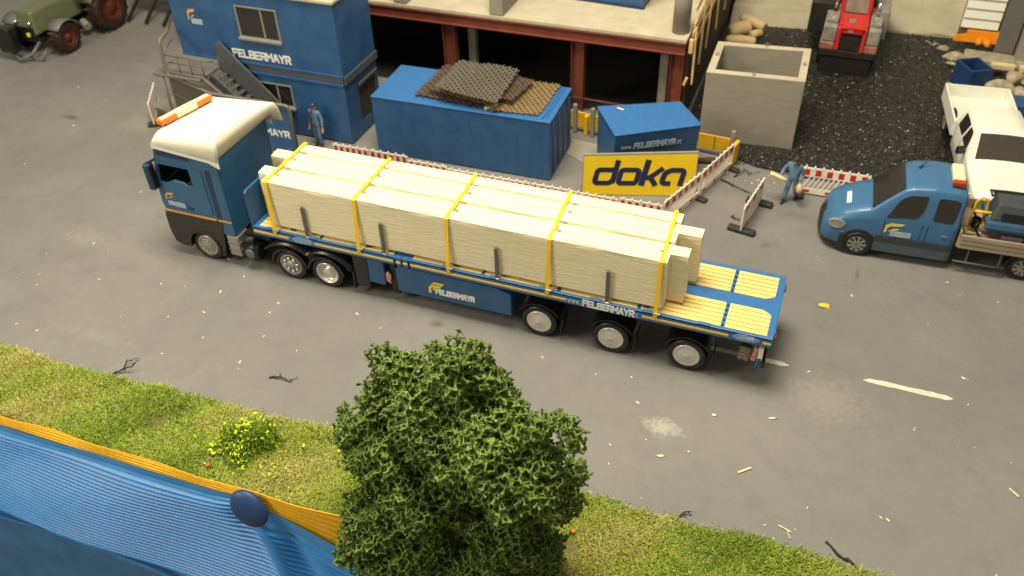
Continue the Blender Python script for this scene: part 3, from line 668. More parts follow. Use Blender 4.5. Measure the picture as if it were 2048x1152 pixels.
# ================================================================== TRAILER
def trailer():
    t = thing('flatbed_trailer', 'long blue flatbed trailer with yellow deck planks and web address on its side rail', 'trailer', (-7, 1.27, 0))
    XF, XR, W, H = -14.48, .09, 2.55, 1.70
    g = MB()
    g.plate([(XF, 0), (XR-.02, 0), (XR+.02, .3), (XR+.02, W-.3), (XR-.02, W), (XF, W)], H-.05, H-.012, XY)
    g.build('deck', 'deck_blue', t)
    # rim rails around the deck
    g = MB()
    for y0, y1 in ((-.0, .075), (W-.075, W)):
        g.box(XF, -9.98, y0, y1, 1.42, H); g.box(-9.93, -9.77, y0-.006, y1+.006, 1.40, H+.02); g.box(-9.72, -9.56, y0-.006, y1+.006, 1.40, H+.02); g.box(-9.51, XR, y0, y1, 1.42, H)
    g.box(XR-.10, XR, .076, W-.076, 1.44, H); g.box(XF, XF+.1, .076, W-.076, 1.44, H)
    rail = g.build('side_rail', 'deck_blue', t, bev=.015)
    g = MB()
    for x in np.arange(-13.9, -.3, 1.37):
        if abs(x+9.75) < .4: continue
        g = MB(); g.obox((x, .05, H+.008), (.3, .10, .03)); g.build('lashing_point', 'deck_blue', rail, bev=.01)
    g = MB()
    for x0, x1 in ((-14.46, -13.28), (-12.48, -9.99), (-9.93, -9.77), (-9.72, -9.56), (-9.50, -5.05), (-3.10, -.93), (-.14, .075)):
        for y in (0, W):
            yy = y-.018 if y == 0 else y+.003
            if -9.95 < x0 < -9.6: yy += -.006 if y == 0 else .006
            g = MB(); g.box(x0+.01, x1-.01, yy, yy+.015, 1.512, 1.575); g.build('yellow_stripe', 'yellow', rail, bev=.004, seg=1)
    # planks in panels, blue cross bands between
    seams = [XF+.14, -12.3, -9.98, -9.5, -7.4, -5.3, -3.2, -1.13, -.02]
    for k in range(len(seams)-1):
        x0, x1 = seams[k]+.0, seams[k+1]-.0
        if k in (2,): continue
        x0 += .05; x1 -= .05
        for half in (0, 1):
            ys = .085 if half == 0 else 1.455
            g = MB(); n = 6; pw = (1.03-.085)/n
            for i in range(n):
                y0 = ys+i*pw; a, b = x0, x1; last = k == len(seams)-2
                cut = (.22 if (i == n-1 and half == 0) or (i == 0 and half == 1) else 0) if last else 0
                g.hexa([(a, y0+.012), (b-(cut if half == 1 else 0), y0+.012), (b-(cut if half == 0 else 0), y0+pw-.012), (a, y0+pw-.012)], H-.012, H+.002)
            g.build('deck_planks', 'plank', t)
    for x in (seams[1], seams[-2]):
        for half in (0, 1):
            for i in range(5): g = MB(); g.obox((x, (.085 if half == 0 else 1.455)+.08+i*.19, H-.010), (.06, .09, .006)); g.build('stake_pocket', 'navy', t)
    # headboard
    g = MB(); g.plate([(0.02, 1.70), (0.02, 2.80), (.12, 2.86), (2.43, 2.86), (2.53, 2.80), (2.53, 1.70)], -14.52, -14.44, YZ); hb = g.build('headboard', 'blue', t, bev=.015)
    # frame below
    g = MB()
    for y0 in (.62, 1.75): g.box(-14.3, -10.7, y0, y0+.16, 1.28, 1.44); g.box(-10.7, -.12, y0, y0+.16, .95, 1.44)
    for x in np.arange(-14.1, -.2, .7): g.box(x, x+.06, .08, W-.08, 1.34, 1.44)
    g.build('frame', 'chassis', t)
    # landing leg and tool boxes
    for y0, y1 in ((.02, .35), (2.2, 2.53)):
        g = MB(); g.box(-10.86, -10.36, y0, y1, .58, 1.38); g.build('leg_box', 'blue', t, bev=.02)
        g = MB(); g.box(-10.22, -10.05, y0+.1, y1, .35, 1.3); g.box(-10.3, -9.98, y0+.08, y1+.05, .30, .38); lg = g.build('landing_leg', 'chassis', t, bev=.01)
        g = MB(); g.plate([(-10.33, .75), (-10.20, .66), (-10.17, .98), (-10.25, 1.10), (-10.33, 1.0)], y0+.02 if y0 < 1 else y1-.03, y0+.03 if y0 < 1 else y1-.02, XZ); g.build('reflector', 'pinkrefl', lg)
    g = MB(); g.plate([(-9.98, .50), (-10.0, 1.26), (-9.86, 1.36), (-6.95, 1.36), (-6.60, 1.22), (-6.60, .52)], .02, .55, XZ); box = g.build('pallet_box', 'blue', t, bev=.02)
    g = MB(); g.plate([(-9.98, .50), (-10.0, 1.26), (-9.86, 1.36), (-6.95, 1.36), (-6.60, 1.22), (-6.60, .52)], 2.0, 2.53, XZ); g.build('pallet_box', 'blue', t, bev=.02)
    logo_mark(lambda a, b, c: (-9.02+a, .02-c, .70+b), .40, 'logoy', box)
    text('lettering', 'FELBERMAYR', .15, lambda a, b, c: (-8.80+a, .018-c, .715+b), 'letter', box, xs=.66, wt=.27)
    text('lettering', 'www.', .13, lambda a, b, c: (-5.02+a, -.001-c, 1.485+b), 'letter2', rail, xs=.72, wt=.15)
    text('lettering', 'FELBERMAYR', .165, lambda a, b, c: (-4.62+a, -.001-c, 1.475+b), 'letter', rail, xs=.70, wt=.26)
    text('lettering', '.cc', .12, lambda a, b, c: (-3.34+a, -.001-c, 1.485+b), 'letter2', rail, xs=.62, wt=.15)
    # translucent badge near front, arrow sticker at the rear
    g = MB(); g.plate([(-13.18, 1.55), (-13.05, 1.66), (-12.62, 1.66), (-12.5, 1.54), (-12.66, 1.46), (-13.1, 1.46)], -.014, -.002, XZ); g.build('badge', 'ghost', rail)
    g = MB(); g.plate([(-.86, 1.56), (-.72, 1.66), (-.34, 1.66), (-.20, 1.57), (-.34, 1.48), (-.74, 1.48)], -.014, -.002, XZ); bd = g.build('badge', 'ghost', rail)
    text('lettering', '4xees', .10, lambda a, b, c: (-.68+a, -.014-c, 1.53+b), 'letter2', bd, xs=.75, wt=.16)
    # wheels, fenders, mudflaps
    for x in (-5.83, -3.86, -1.88):
        for s, y in ((-1, .05), (1, 2.50)):
            truck_wheel(t, x, y, .5, r=.5, side=s, rimr=.345, w=.36)
            g = MB(); g.plate([(x+.64*math.cos(a), .48+.64*math.sin(a)) for a in [R(k) for k in range(28, 153, 8)]]+[(x+.61*math.cos(a), .48+.61*math.sin(a)) for a in [R(k) for k in range(152, 27, -8)]], y-.02 if s < 0 else y-.55, y+.55 if s < 0 else y+.02, XZ)
            g.build('fender', 'black', t, bev=.006)
            g = MB(); g.obox((x+.62, y-s*.25, .46), (.03, .5, .62), (0, .12, 0)); g.build('mudflap', 'black', t)
        g = MB(); g.cyl((x, .3, .5), (x, 2.25, .5), .09, n=12); g.box(x-.3, x+.3, .66, .78, .6, .98); g.box(x-.3, x+.3, 1.79, 1.91, .6, .98); g.build('axle', 'chassis', t)
    # rear end
    g = MB(); g.obox((-.50, .18, 1.03), (.26, .30, .46), (0, .1, 0))
    for k in range(4): g.box(-.66, -.36, .015, .05, .86+k*.11, .90+k*.11)
    g.build('spare_bracket', 'brake', t, bev=.02)
    g = MB(); g.obox((-.26, .12, 1.05), (.12, .16, .42), (0, .12, 0)); lb = g.build('rear_lamp', 'pinkrefl', t, bev=.03)
    g = MB(); g.obox((-.12, .2, 1.12), (.12, .3, .34)); g.build('rear_bracket', 'white', t, bev=.02)
    g = MB(); g.tube([(-.14, .10, .95), (-.16, .09, .72), (-.20, .06, .56)], .05, 8); g.build('coupling_hook', 'blue', t)
    g = MB(); g.box(-.06, .02, .1, 2.45, .62, .78); g.box(-.1, .0, .6, .7, .7, 1.3); g.box(-.1, 0, 1.8, 1.9, .7, 1.3); g.build('underrun_bar', 'chassis', t, bev=.01)
    for y in (.28, 2.2):
        g = MB(); g.obox((XR+.03, y+.04, 1.53), (.06, .20, .14)); g.build('tail_light', 'redlens', t, bev=.025)
    # stakes
    for x in (-12.68, -10.28, -6.98, -4.02):
        g = MB(); g.obox((x, .045, 2.18), (.085, .05, 1.04)); g.obox((x-.035, .075, 2.18), (.02, .06, 1.04)); st = g.build('stake', 'stake', t, bev=.006)
        g = MB(); g.obox((x+.02, .02, 1.70), (.09, .04, .06)); g.build('stake_foot', 'silver', st, bev=.006)
    return t
trailer()

# ================================================================== LOAD: cream slabs and straps
M['slot_cream'] = M['cream']  # same plain cream as the slabs
def slab(y0, y1, x0, x1, z0, z1, label, seed):
    rs = random.Random(seed); t = thing('slab', label, 'slab', ((x0+x1)/2, (y0+y1)/2, z0), 0, 'cream slabs loaded on the flatbed trailer')
    g = MB(); n = 40; prof = []
    w = y1-y0
    prof = [(y0+.012, z0), (y0, z0+.02), (y0, z1-.12), (y0+.004, z1-.03), (y0+.03, z1-.006), (y0+w*.45, z1+.004), (y1-.075, z1-.004), (y1-.055, z1-.04), (y1-.012, z1-.05), (y1-.010, z1-.2), (y1-.012, z0+.03), (y1-.02, z0)]
    X = [x0]+[x0+.012]+list(np.linspace(x0+.06, x1-.06, n))+[x1-.012, x1]; m = len(prof); vs = []
    cy, cz = (y0+y1)/2, (z0+z1)/2
    for i, x in enumerate(X):
        e = .985 if i in (0, len(X)-1) else (.997 if i in (1, len(X)-2) else 1)
        for j, (a, b) in enumerate(prof):
            k = .007*math.sin(x*1.9+seed+j)+.005*math.sin(x*4.1+j*2+seed)
            vs.append((x, cy+(a-cy)*e+k*(j < 6), cz+(b-cz)*(1-(1-e)*.5)+k*.8*(3 < j < 8)))
    fs = [[i*m+j, (i+1)*m+j, (i+1)*m+(j+1) % m, i*m+(j+1) % m] for i in range(len(X)-1) for j in range(m)]
    g.add(vs, fs, False); L = len(X)-1; g.add(vs[:m], [list(range(m))]); g.add(vs[-m:], [list(range(m))[::-1]])
    o = g.build('slab_body', 'cream', t); return t, o
YS = [.11, .53, .96, 1.39, 1.82, 2.25]
spec = [(-13.85, -2.62, 'nearest cream slab on the trailer, its long rough face behind the grey stakes'), (-14.25, -2.2, 'second cream slab from the near side, its end jutting out behind the nearest one'),
        (-13.8, -2.62, 'middle cream slab in the trailer load, ends flush between the two longer ones'), (-14.38, -2.05, 'fourth cream slab from the near side, its end sticking out farthest to the rear'),
        (-13.78, -2.66, 'farthest cream slab of the trailer load, beside the red and white fence')]
for i, (a, b, l) in enumerate(spec):
    z1 = (3.30, 3.24, 3.29, 3.26, 3.28)[i]
    t, o = slab(YS[i], YS[i+1], a, b, 1.82 if i != 1 else 1.79, z1, l, i*3+1)
    if i in (0, 2, 4):      # overhanging top lip on the short ones
        pass
    g = MB()                # small grey lifting lugs beside the straps on the joints
    for x in (-13.62, -10.95, -8.27, -5.5, -2.9):
        c = (x+.07, YS[i+1]-.06, z1+.005); g.lathe([(.05, -.02), (.05, .010), (.03, .016), (0, .016)], c, (0, 0, 1), 12)
    if i < 4: g.build('lug', 'conc', o)
g = MB()
for x in (-13.3, -10.9, -8.3, -5.7, -3.1): g.box(x, x+.14, .12, 2.24, 1.703, 1.787)
bearer_root = None
for i, x in enumerate((-13.3, -10.9, -8.3, -5.7, -3.1)):
    g = MB(); g.box(x, x+.14, .16, 2.2, 1.703, 1.80)
    lab = ['front end', 'between the first two stakes', 'centre', 'between the last two stakes', 'rear end'][i]
    tag(g.build('timber_bearer', 'conc_d', bev=.006), 'dark timber bearer under the slabs, '+('at the '+lab if i in (0, 2, 4) else lab), 'bearer', 'timber bearers under the slabs')
def strap(xb, xt, xf, label, seed):
    rs = random.Random(seed); w = .10
    pts = [(xb, -.01, 1.60), (xb, -.02, 1.72), ((xb+xt)/2, .035, 2.5), (xt, .085, 3.27), (lerp(xt, xf, .03), .15, 3.325)]
    for k in range(1, 12):
        t = k/12; y = lerp(.15, 2.2, t); pts.append((lerp(xt, xf, t)+.012*math.sin(k*1.7+seed), y, 3.315-.022*abs(math.sin((y-.11)/.43*PI+PI/2))))
    pts += [(xf, 2.24, 3.30), (xf, 2.31, 3.22), (xf, 2.42, 2.4), (xf, 2.53, 1.72), (xf, 2.56, 1.6)]
    g = MB(); vs = []; n = len(pts)
    for i, p in enumerate(pts):
        tw = (.30*math.sin(seed*2.1+i*.4) if 1 < i < 3 else 0); ww = w/2*(.93 if 4 < i < n-5 else 1.05)
        for s in (-1, 1): vs.append((p[0]+s*ww*math.cos(tw), p[1]+s*ww*math.sin(tw)*.6, p[2]+(.0 if i < 4 else .004)))
    g.add(vs, [[2*i, 2*i+1, 2*i+3, 2*i+2] for i in range(n-1)])
    o = g.build('strap', 'strap', thick=.022, bev=0, recalc=False); tag(o, label, 'strap', 'yellow lashing straps over the slabs')
    g = MB(); g.obox((xb+.05, -.0, 1.735), (.16, .09, .05)); g.build('hook', 'alu', o, bev=.012, world=True)
for i, (a, b, c, l) in enumerate([(-13.72, -13.73, -13.72, 'yellow strap nearest the truck cab'), (-11.03, -11.0, -11.0, 'second yellow strap from the truck cab, left of the second stake'), (-8.35, -8.33, -8.38, 'middle one of the five yellow straps over the slabs'),
                                    (-5.58, -5.55, -5.68, 'fourth yellow strap from the cab, above the first trailer wheel'), (-2.76, -2.76, -2.86, 'wide yellow strap at the rear end of the slabs')]):
    strap(a, b, c, l, i)
# ================================================================== SITE OFFICE (two stacked containers)
def office():
    t = thing('site_office', 'blue two storey site office of stacked containers with white lettering', 'site office', (-18.7, 8.6, 0))
    YF, YB = 7.38, 9.72
    def storey(x0, x1, z0, z1, wins, nm):
        g = MB(); g.plate([(x0, z0), (x1, z0), (x1, z1), (x0, z1)], YF, YF+.08, XZ, [[(a, c), (b, c), (b, d), (a, d)] for a, b, c, d in wins])
        g.box(x0, x1, YB-.08, YB, z0, z1); g.box(x0, x0+.08, YF+.08, YB-.08, z0, z1)
        g.plate([(YF+.08, z0), (YB-.08, z0), (YB-.08, z1), (YF+.08, z1)], x1-.08, x1, YZ, [] if z0 > 2 else [[(YF+.9, .5), (YB-.25, .5), (YB-.25, 1.95), (YF+.9, 1.95)]])
        g.box(x0+.08, x1-.08, YF+.08, YB-.08, z0, z0+.08); g.box(x0+.08, x1-.08, YF+.08, YB-.08, z1-.1, z1-.02)
        w = g.build('wall', 'blue', t, bev=.025)
        for a, b, c, d in wins:
            g = MB(); f = .06
            g.plate([(a, c), (b, c), (b, d), (a, d)], YF-.012, YF+.06, XZ, [[(a+f, c+f), (b-f, c+f), (b-f, d-f), (a+f, d-f)]])
            xm = lerp(a, b, .62); g.box(xm-.03, xm+.03, YF-.005, YF+.05, c+f, d-f)
            wf = g.build('window', 'lgrey', t, bev=.008)
            g = MB(); g.box(a+f, b-f, YF+.03, YF+.04, c+f, d-f); g.build('pane', 'glass', wf)
            g = MB(); g.box(a-.02, b+.04, YF-.10, YF-.013, c-.05, c+.04); g.build('sill', 'lgrey', wf, bev=.01)
        return w
    lo = storey(-20.1, -15.5, .05, 2.38, [(-19.3, -17.68, 1.10, 2.0)], 'a')
    up = storey(-22.1, -15.47, 2.60, 5.20, [(-19.36, -17.70, 3.60, 4.76)], 'b')
    g = MB(); g.box(-20.05, -15.52, YF+.03, YB-.03, 2.385, 2.595); g.box(-22.15, -15.42, YF-.04, YF+.03, 2.50, 2.62) if False else None; g.build('joint_band', 'railg', t, bev=.02)
    g = MB(); g.box(-22.1, -15.46, YF-.035, YF-.002, 2.60, 2.70); g.box(-20.1, -15.5, YF-.03, YF-.002, 2.26, 2.36); g.build('edge_rail', 'blue', t, bev=.015)
    g = MB(); g.box(-22.2, -15.40, YF-.07, YB+.07, 5.205, 5.33); g.build('roof', 'conc_l', t, bev=.03)
    g = MB(); g.box(-15.46, -15.40, YF+.0, YB, 2.36, 2.64); g.box(-15.45, -15.38, YF+.8, YB-.2, 1.95, 2.05); g.build('side_gutter', 'stairg', t, bev=.01)
    g = MB(); g.box(-15.56, -15.54, YF+.9, YB-.25, .5, 1.95); g.box(-15.53, -15.47, 8.9, 8.95, .5, 1.95); g.build('side_door', 'conc_d', t)
    text('lettering', 'FELBERMAYR', .25, lambda a, b, c: (-19.84+a, YF-c, 2.86+b), 'letter', up, xs=.82, wt=.25)
    flag_mark(lambda a, b, c: (-21.42+a*.7, YF-c, 3.96+b), .52, 'logo', up)
    g = MB(); g.box(-21.30, -20.85, YF-.012, YF-.001, 3.86, 4.05); g.build('name_plate', 'plate', up)
    # outside stair and railings
    s = thing('steel_staircase', 'grey outside staircase and railing in front of the site office', 'staircase', (-20, 6.5, 0))
    g = MB(); g.box(-22.4, -20.4, 5.95, 7.30, 2.38, 2.48); g.build('landing', 'railg', s, bev=.02)
    for y in (6.55, 7.2):
        g = MB(); g.plate([(-20.45, 2.35), (-20.45, 3.25), (-20.2, 3.42), (-17.95, 1.15), (-17.85, .02), (-18.25, .02)], y-.03, y+.03, XZ); g.build('stringer', 'stairg' if y > 7 else 'stairg', s, bev=.015) if y > 7 else None
    g = MB(); g.beam((-20.4, 6.55, 2.36), (-17.9, 6.55, .15), .06, .3); g.build('stringer', 'stairg', s, bev=.015)
    for k in range(11):
        q = k/11; g = MB(); g.obox((lerp(-20.2, -17.95, q), 6.87, lerp(2.22, .2, q)), (.20, .58, .035)); g.build('step', 'stairg', s)
        if k < 10: g = MB(); g.obox((lerp(-20.2, -17.95, q)+.1, 6.57, lerp(2.35, .3, q)), (.03, .03, .3)); g.build('baluster', 'lgrey', s)
    g = MB(); g.tube([(-22.3, 7.3, 3.75), (-21.95, 6.7, 3.72), (-21.85, 6.2, 3.68), (-21.83, 6.1, 3.5), (-21.85, 6.05, 2.55), (-21.75, 6.05, 2.42), (-20.15, 6.05, 1.98), (-17.12, 6.08, 1.98), (-17.03, 6.08, 1.93), (-17.0, 6.1, 1.8), (-17.0, 6.1, .02)], .062, 10)
    g.build('handrail', 'railg', s)
    g = MB(); g.tube([(-20.12, 6.02, 2.0), (-20.12, 6.02, .02)], .05, 8); g.tube([(-22.05, 6.0, 2.4), (-22.05, 6.0, .02)], .05, 8); g.build('post', 'railg', s)
    g = MB(); g.plate([(-21.8, 2.36), (-20.18, 1.93), (-20.18, .35), (-21.5, .75), (-21.85, 1.0)], 6.03, 6.06, XZ); pn = g.build('mesh_panel', 'meshp', s)
    g = MB(); g.plate([(-20.1, .12), (-17.06, .12), (-17.06, 1.94), (-20.1, 1.94)], 6.09, 6.13, XZ); bn = g.build('blue_panel', 'blue', s)
    text('lettering', 'FELBERMAYR', .22, lambda a, b, c: (-19.60+a, 6.09-c, .70+b), 'letter', bn, xs=.95, wt=.22)
    g = MB(); g.beam((-21.75, 6.015, 1.75), (-20.2, 6.015, 1.1), .02, .035); g.beam((-21.6, 6.015, 1.1), (-20.2, 6.015, .55), .02, .035); g.build('brace', 'railg', pn)
    g = MB()
    g.tube([(-21.85, 6.15, 3.15), (-20.2, 6.15, 3.15), (-19.9, 6.3, 3.1)], .03, 7); g.tube([(-21.85, 6.3, 2.8), (-20.3, 6.3, 2.8)], .025, 7); g.tube([(-21.85, 6.1, 2.52), (-20.35, 6.1, 2.52), (-19.2, 6.3, 1.3), (-18.4, 6.4, .5)], .035, 7)
    for x in (-21.3, -20.8, -20.3): g.tube([(x, 6.15, 3.15), (x, 6.15, 2.5)], .02, 6)
    g.tube([(-22.3, 7.2, 3.2), (-21.9, 6.3, 3.2)], .025, 6)
    g.build('landing_rail', 'railg', s)
    g = MB(); g.box(-23.0, -22.6, 7.6, 8.0, 3.3, 3.34); g.tube([(-22.75, 7.5, 4.0), (-22.75, 7.5, 3.3)], .04, 6)
    g = MB(); g.obox((-22.35, 8.2, 3.85), (.5, .5, .1)); g.beam((-22.6, 7.95, 3.8), (-22.6, 7.95, 2.9), .06, .06); g.beam((-22.6, 8.4, 3.8), (-22.2, 8.2, 2.9), .05, .05); g.build('side_bracket', 'stairg', t)
office()

# ================================================================== BLUE CONTAINER + WOVEN MATS
def container():
    t = thing('storage_container', 'plain blue storage container with woven mats lying on its roof', 'container', (-11.2, 8.5, 0), R(1.2))
    g = MB(); x0, x1, y0, y1, z1 = -3.2, 3.18, -1.23, 1.23, 2.235
    n = 150; pr = []
    for i in range(n+1):
        x = lerp(x0, x1, i/n); k = (x-x0)/.42 % 1; pr.append((x, y0+(.0 if k < .45 else 0.004 if k < .5 else .008 if k < .95 else .004)*(1 if .1 < i/n < .98 else 0)))
    q = pr+[(x1, y1), (x0, y1)]
    g.hexa(q, .05, z1-.06); body = g.build('container_wall', 'blue', t, world=False)
    g = MB(); g.box(x0-.02, x1+.02, y0-.02, y1+.02, z1-.06, z1); g.build('container_roof', 'deck_blue', t, world=False, bev=.02)
    for x in (2.86, 2.96):
        g = MB(); g.box(x, x+.035, y0+.15, y1-.1, z1, z1+.03); g.build('roof_rib', 'deck_blue', t, world=False, bev=.01)
    g = MB()
    for y in (-.9, -.3, .3, .9): g = MB(); g.cyl((x1+.012, y, .15), (x1+.012, y, 2.1), .016, n=8); g.build('locking_bar', 'blue', t, world=False)
container()
def woven(c, n, m, w, sag, label, seed, under=.03):
    """c: four corners 3d (a,b,c,d) around; real over-under strips"""
    rs = random.Random(seed); a, b, cc, d = [V(p) for p in c]; n1 = n; g = MB()
    ph = rs.uniform(0, 6)
    def P(u, v):
        p = a*(1-u)*(1-v)+b*u*(1-v)+cc*u*v+d*(1-u)*v
        return p+V((0, 0, sag*math.sin(u*PI*1.3+ph)*math.sin(v*PI+ph*.5)+.015*math.sin(u*9+ph)*math.cos(v*7)))
    for ax in (0, 1):
        for i in range(n1):
            f = (i+.5)/n1; st = n1*2; e0, e1 = -.02+rs.uniform(-.018, .018), 1.02+rs.uniform(-.018, .018); pts = []
            for k in range(st+1):
                s = lerp(e0, e1, k/st); o = .013*math.cos(s*n1*PI+(i % 2)*PI+(0 if ax == 0 else PI)); p = P(s, f) if ax == 0 else P(f, s); pts.append(p+V((0, 0, o)))
            hw = w*(.34 if ax else .27); L = V(b-a).length/n1 if ax else V(d-a).length/n1; hw = L*(.30 if ax == 0 else .33)
            dr = ((d-a) if ax == 0 else (b-a)).normalized()*hw
            vs = []
            for p in pts: vs += [p-dr, p-dr*.6+V((0, 0, .018)), p+dr*.6+V((0, 0, .018)), p+dr, p-V((0, 0, .008))]
            q = len(pts); g.add(vs, [[j*5+z, j*5+(z+1) % 5, j*5+5+(z+1) % 5, j*5+5+z] for j in range(q-1) for z in range(5)], True)
    o = g.build('woven_mat', m); tag(o, label, 'mat', 'woven mats stacked on the blue container')
woven([(-12.9, 7.62, 2.30), (-10.55, 7.55, 2.28), (-10.30, 9.9, 2.32), (-12.75, 9.95, 2.34)], 19, 'mat_brown', .1, .03, 'dark brown woven mat at the bottom left of the stack on the container', 1)
woven([(-10.05, 7.38, 2.30), (-8.48, 7.62, 2.27), (-8.45, 9.75, 2.29), (-10.35, 9.75, 2.34)], 17, 'mat_gold', .1, .02, 'golden brown woven mat on the right, lowest of the stack', 2)
woven([(-12.45, 7.75, 2.50), (-10.1, 7.45, 2.44), (-9.55, 9.3, 2.52), (-11.9, 9.75, 2.60)], 18, 'mat_brown', .1, .04, 'brown woven mat in the middle of the stack, just below the grey one', 3)
woven([(-11.3, 7.9, 2.60), (-9.5, 7.85, 2.50), (-9.3, 9.45, 2.52), (-11.2, 9.6, 2.62)], 17, 'mat_brown', .1, .03, 'brown mat peeping out at the right under the grey woven mat', 5)
woven([(-11.95, 7.35, 2.82), (-9.80, 7.28, 2.70), (-9.85, 9.45, 2.80), (-11.95, 9.42, 2.88)], 18, 'mat_grey', .1, .05, 'grey brown woven mat lying on top of the stack on the container', 4)
g = MB(); g.cyl((-10.28, 7.42, 2.30), (-9.95, 7.75, 2.33), .065, n=10); tag(g.build('timber_stub', 'sand'), 'short pale round stick poking out from under the mats', 'stick')

# ================================================================== BUILDING SHELL
def shell():
    t = thing('building_shell', 'unfinished building with red steel frame and pale concrete deck behind the containers', 'building', (-11, 16, 0))
    g = MB(); g.box(-26, -4.70, 12.12, 24, 3.26, 3.40); g.build('concrete_deck', 'conc_l', t, bev=.02)
    g = MB(); g.box(-26, -4.72, 12.16, 12.22, 2.86, 3.255); g.box(-26, -4.72, 12.10, 12.34, 3.20, 3.255); g.box(-26, -4.72, 12.08, 12.34, 2.84, 2.89); g.build('front_beam', 'rust', t, bev=.008)
    for x in (-18.9, -13.7, -8.6, -4.98):
        g = MB(); g.box(x-.24, x-.21, 12.22, 12.56, 0, 2.835); g.box(x+.21, x+.24, 12.22, 12.56, 0, 2.835); g.box(x-.21, x+.21, 12.36, 12.40, 0, 2.835); g.build('steel_column', 'rust', t)
    g = MB(); g.box(-26, -4.75, 12.9, 13.2, 2.5, 2.86)
    for x in (-13.0, -5.5): g.box(x-.2, x+.1, 12.9, 13.2, 0, 2.5)
    g.build('inner_frame', 'conc', t, bev=.01)
    g = MB(); g.cyl((-8.8, 12.28, .55), (-6.9, 12.28, .52), .035, n=8); g.cyl((-6.9, 12.28, .52), (-5.2, 12.28, .52), .035, n=8); g.build('guard_bar', 'rust', t)
    g = MB(); g.box(-26, -4.7, 19.9, 20.0, 0, 3.25); g.box(-25.9, -4.9, 16.4, 16.5, 0, 3.25); g.build('back_wall', 'dark', t)  # shade of the enclosed storey is put into the wall colour
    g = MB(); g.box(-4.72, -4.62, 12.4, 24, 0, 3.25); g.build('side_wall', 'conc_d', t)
    g = MB(); g.box(-26, -4.75, 12.56, 16.4, 0, .03); g.build('inner_floor', 'dark', t)  # floor blackened to hold the same indoor shade
    for x0, x1, y1, h in ((-15.85, -15.3, 12.9, 1.6), (-11.95, -11.42, 14.6, 2.0)):
        g = MB(); g.box(x0, x1, 12.14, y1, 3.40, 3.40+h); g.build('wall_stub', 'conc', t, bev=.04)
    g = MB(); g.cyl((-5.05, 12.75, 3.40), (-5.05, 12.75, 5.6), .30, n=24); g.build('round_column', 'conc', t)
    b = thing('deck_container', 'blue container end standing on the concrete deck above the red frame', 'container', (-8.2, 15.4, 3.4))
    g = MB(); g.hexa([(-11.2, 14.55), (-6.75, 14.25), (-6.6, 16.4), (-11.1, 16.7)], 3.46, 5.6); g.build('container_wall', 'blue', b, bev=.03)
    g = MB(); g.hexa([(-11.2, 14.5), (-6.72, 14.2), (-6.70, 14.3), (-11.2, 14.6)], 3.40, 3.50); g.build('base_rail', 'navy', b)
    # timber guard rails on the side
    f = thing('timber_guard_rail', 'pale wooden guard rails along the right edge of the concrete deck', 'railing', (-4.4, 16, 2))
    for z, y0, dx in ((3.05, 12.25, .02), (3.45, 12.5, .0), (3.85, 12.3, .06), (4.3, 12.6, .0)):
        g = MB(); g.box(-4.60+dx, -4.54+dx, y0, 24, z-.09, z+.09); g.build('rail_board', 'wood', f, bev=.01)
    for k, y in enumerate((12.35, 13.6, 15.0, 16.8, 18.8, 21)):
        g = MB(); g.obox((-4.43, y, 3.2 if k else 2.75), (.07, .10, 2.6 if k else 2.1), (0, .02*(k % 3-1), 0)); g.build('rail_post', 'wood', f, bev=.01)
    g = MB(); g.obox((-4.55, 12.25, 3.15), (.14, .16, .5)); g.obox((-4.62, 12.20, 1.85), (.10, .10, .32), (0, .3, 0)); g.build('clamp', 'wood', f, bev=.02)
shell()

# ================================================================== CONCRETE SHAFT BOX
def shaft():
    t = thing('concrete_shaft', 'open grey concrete box standing beside the black gravel yard', 'concrete box', (-2.25, 13.05, 0))
    o = [(-3.85, 11.66), (-.62, 11.92), (-.70, 14.55), (-3.92, 14.22)]; w = .24
    c = V((sum(p[0] for p in o)/4, sum(p[1] for p in o)/4)); inn = [(-3.60, 11.96), (-.88, 12.18), (-.94, 14.26), (-3.66, 13.96)]
    g = MB(); H = 2.56
    g.plate(o, .0, H, XY, [inn]); g.hexa(inn, .0, .2); sh = g.build('box_wall', 'conc', t, bev=.012)
    g = MB(); g.plate([(p[0]*.999, p[1]) for p in o], H+.001, H+.012, XY, [inn]); g.build('rim', 'conc_l', t)
    for p in ((-3.74, 13.1), (-.78, 13.2), (-2.3, 11.9), (-2.2, 14.3)):
        g = MB(); g.cyl((p[0], p[1], H+.01), (p[0], p[1], H+.035), .07, n=12); g.tube([(p[0]-.04, p[1], H+.03), (p[0]-.03, p[1], H+.13), (p[0]+.03, p[1], H+.13), (p[0]+.04, p[1], H+.03)], .012, 6); g.build('lifting_eye', 'conc', t)
shaft()

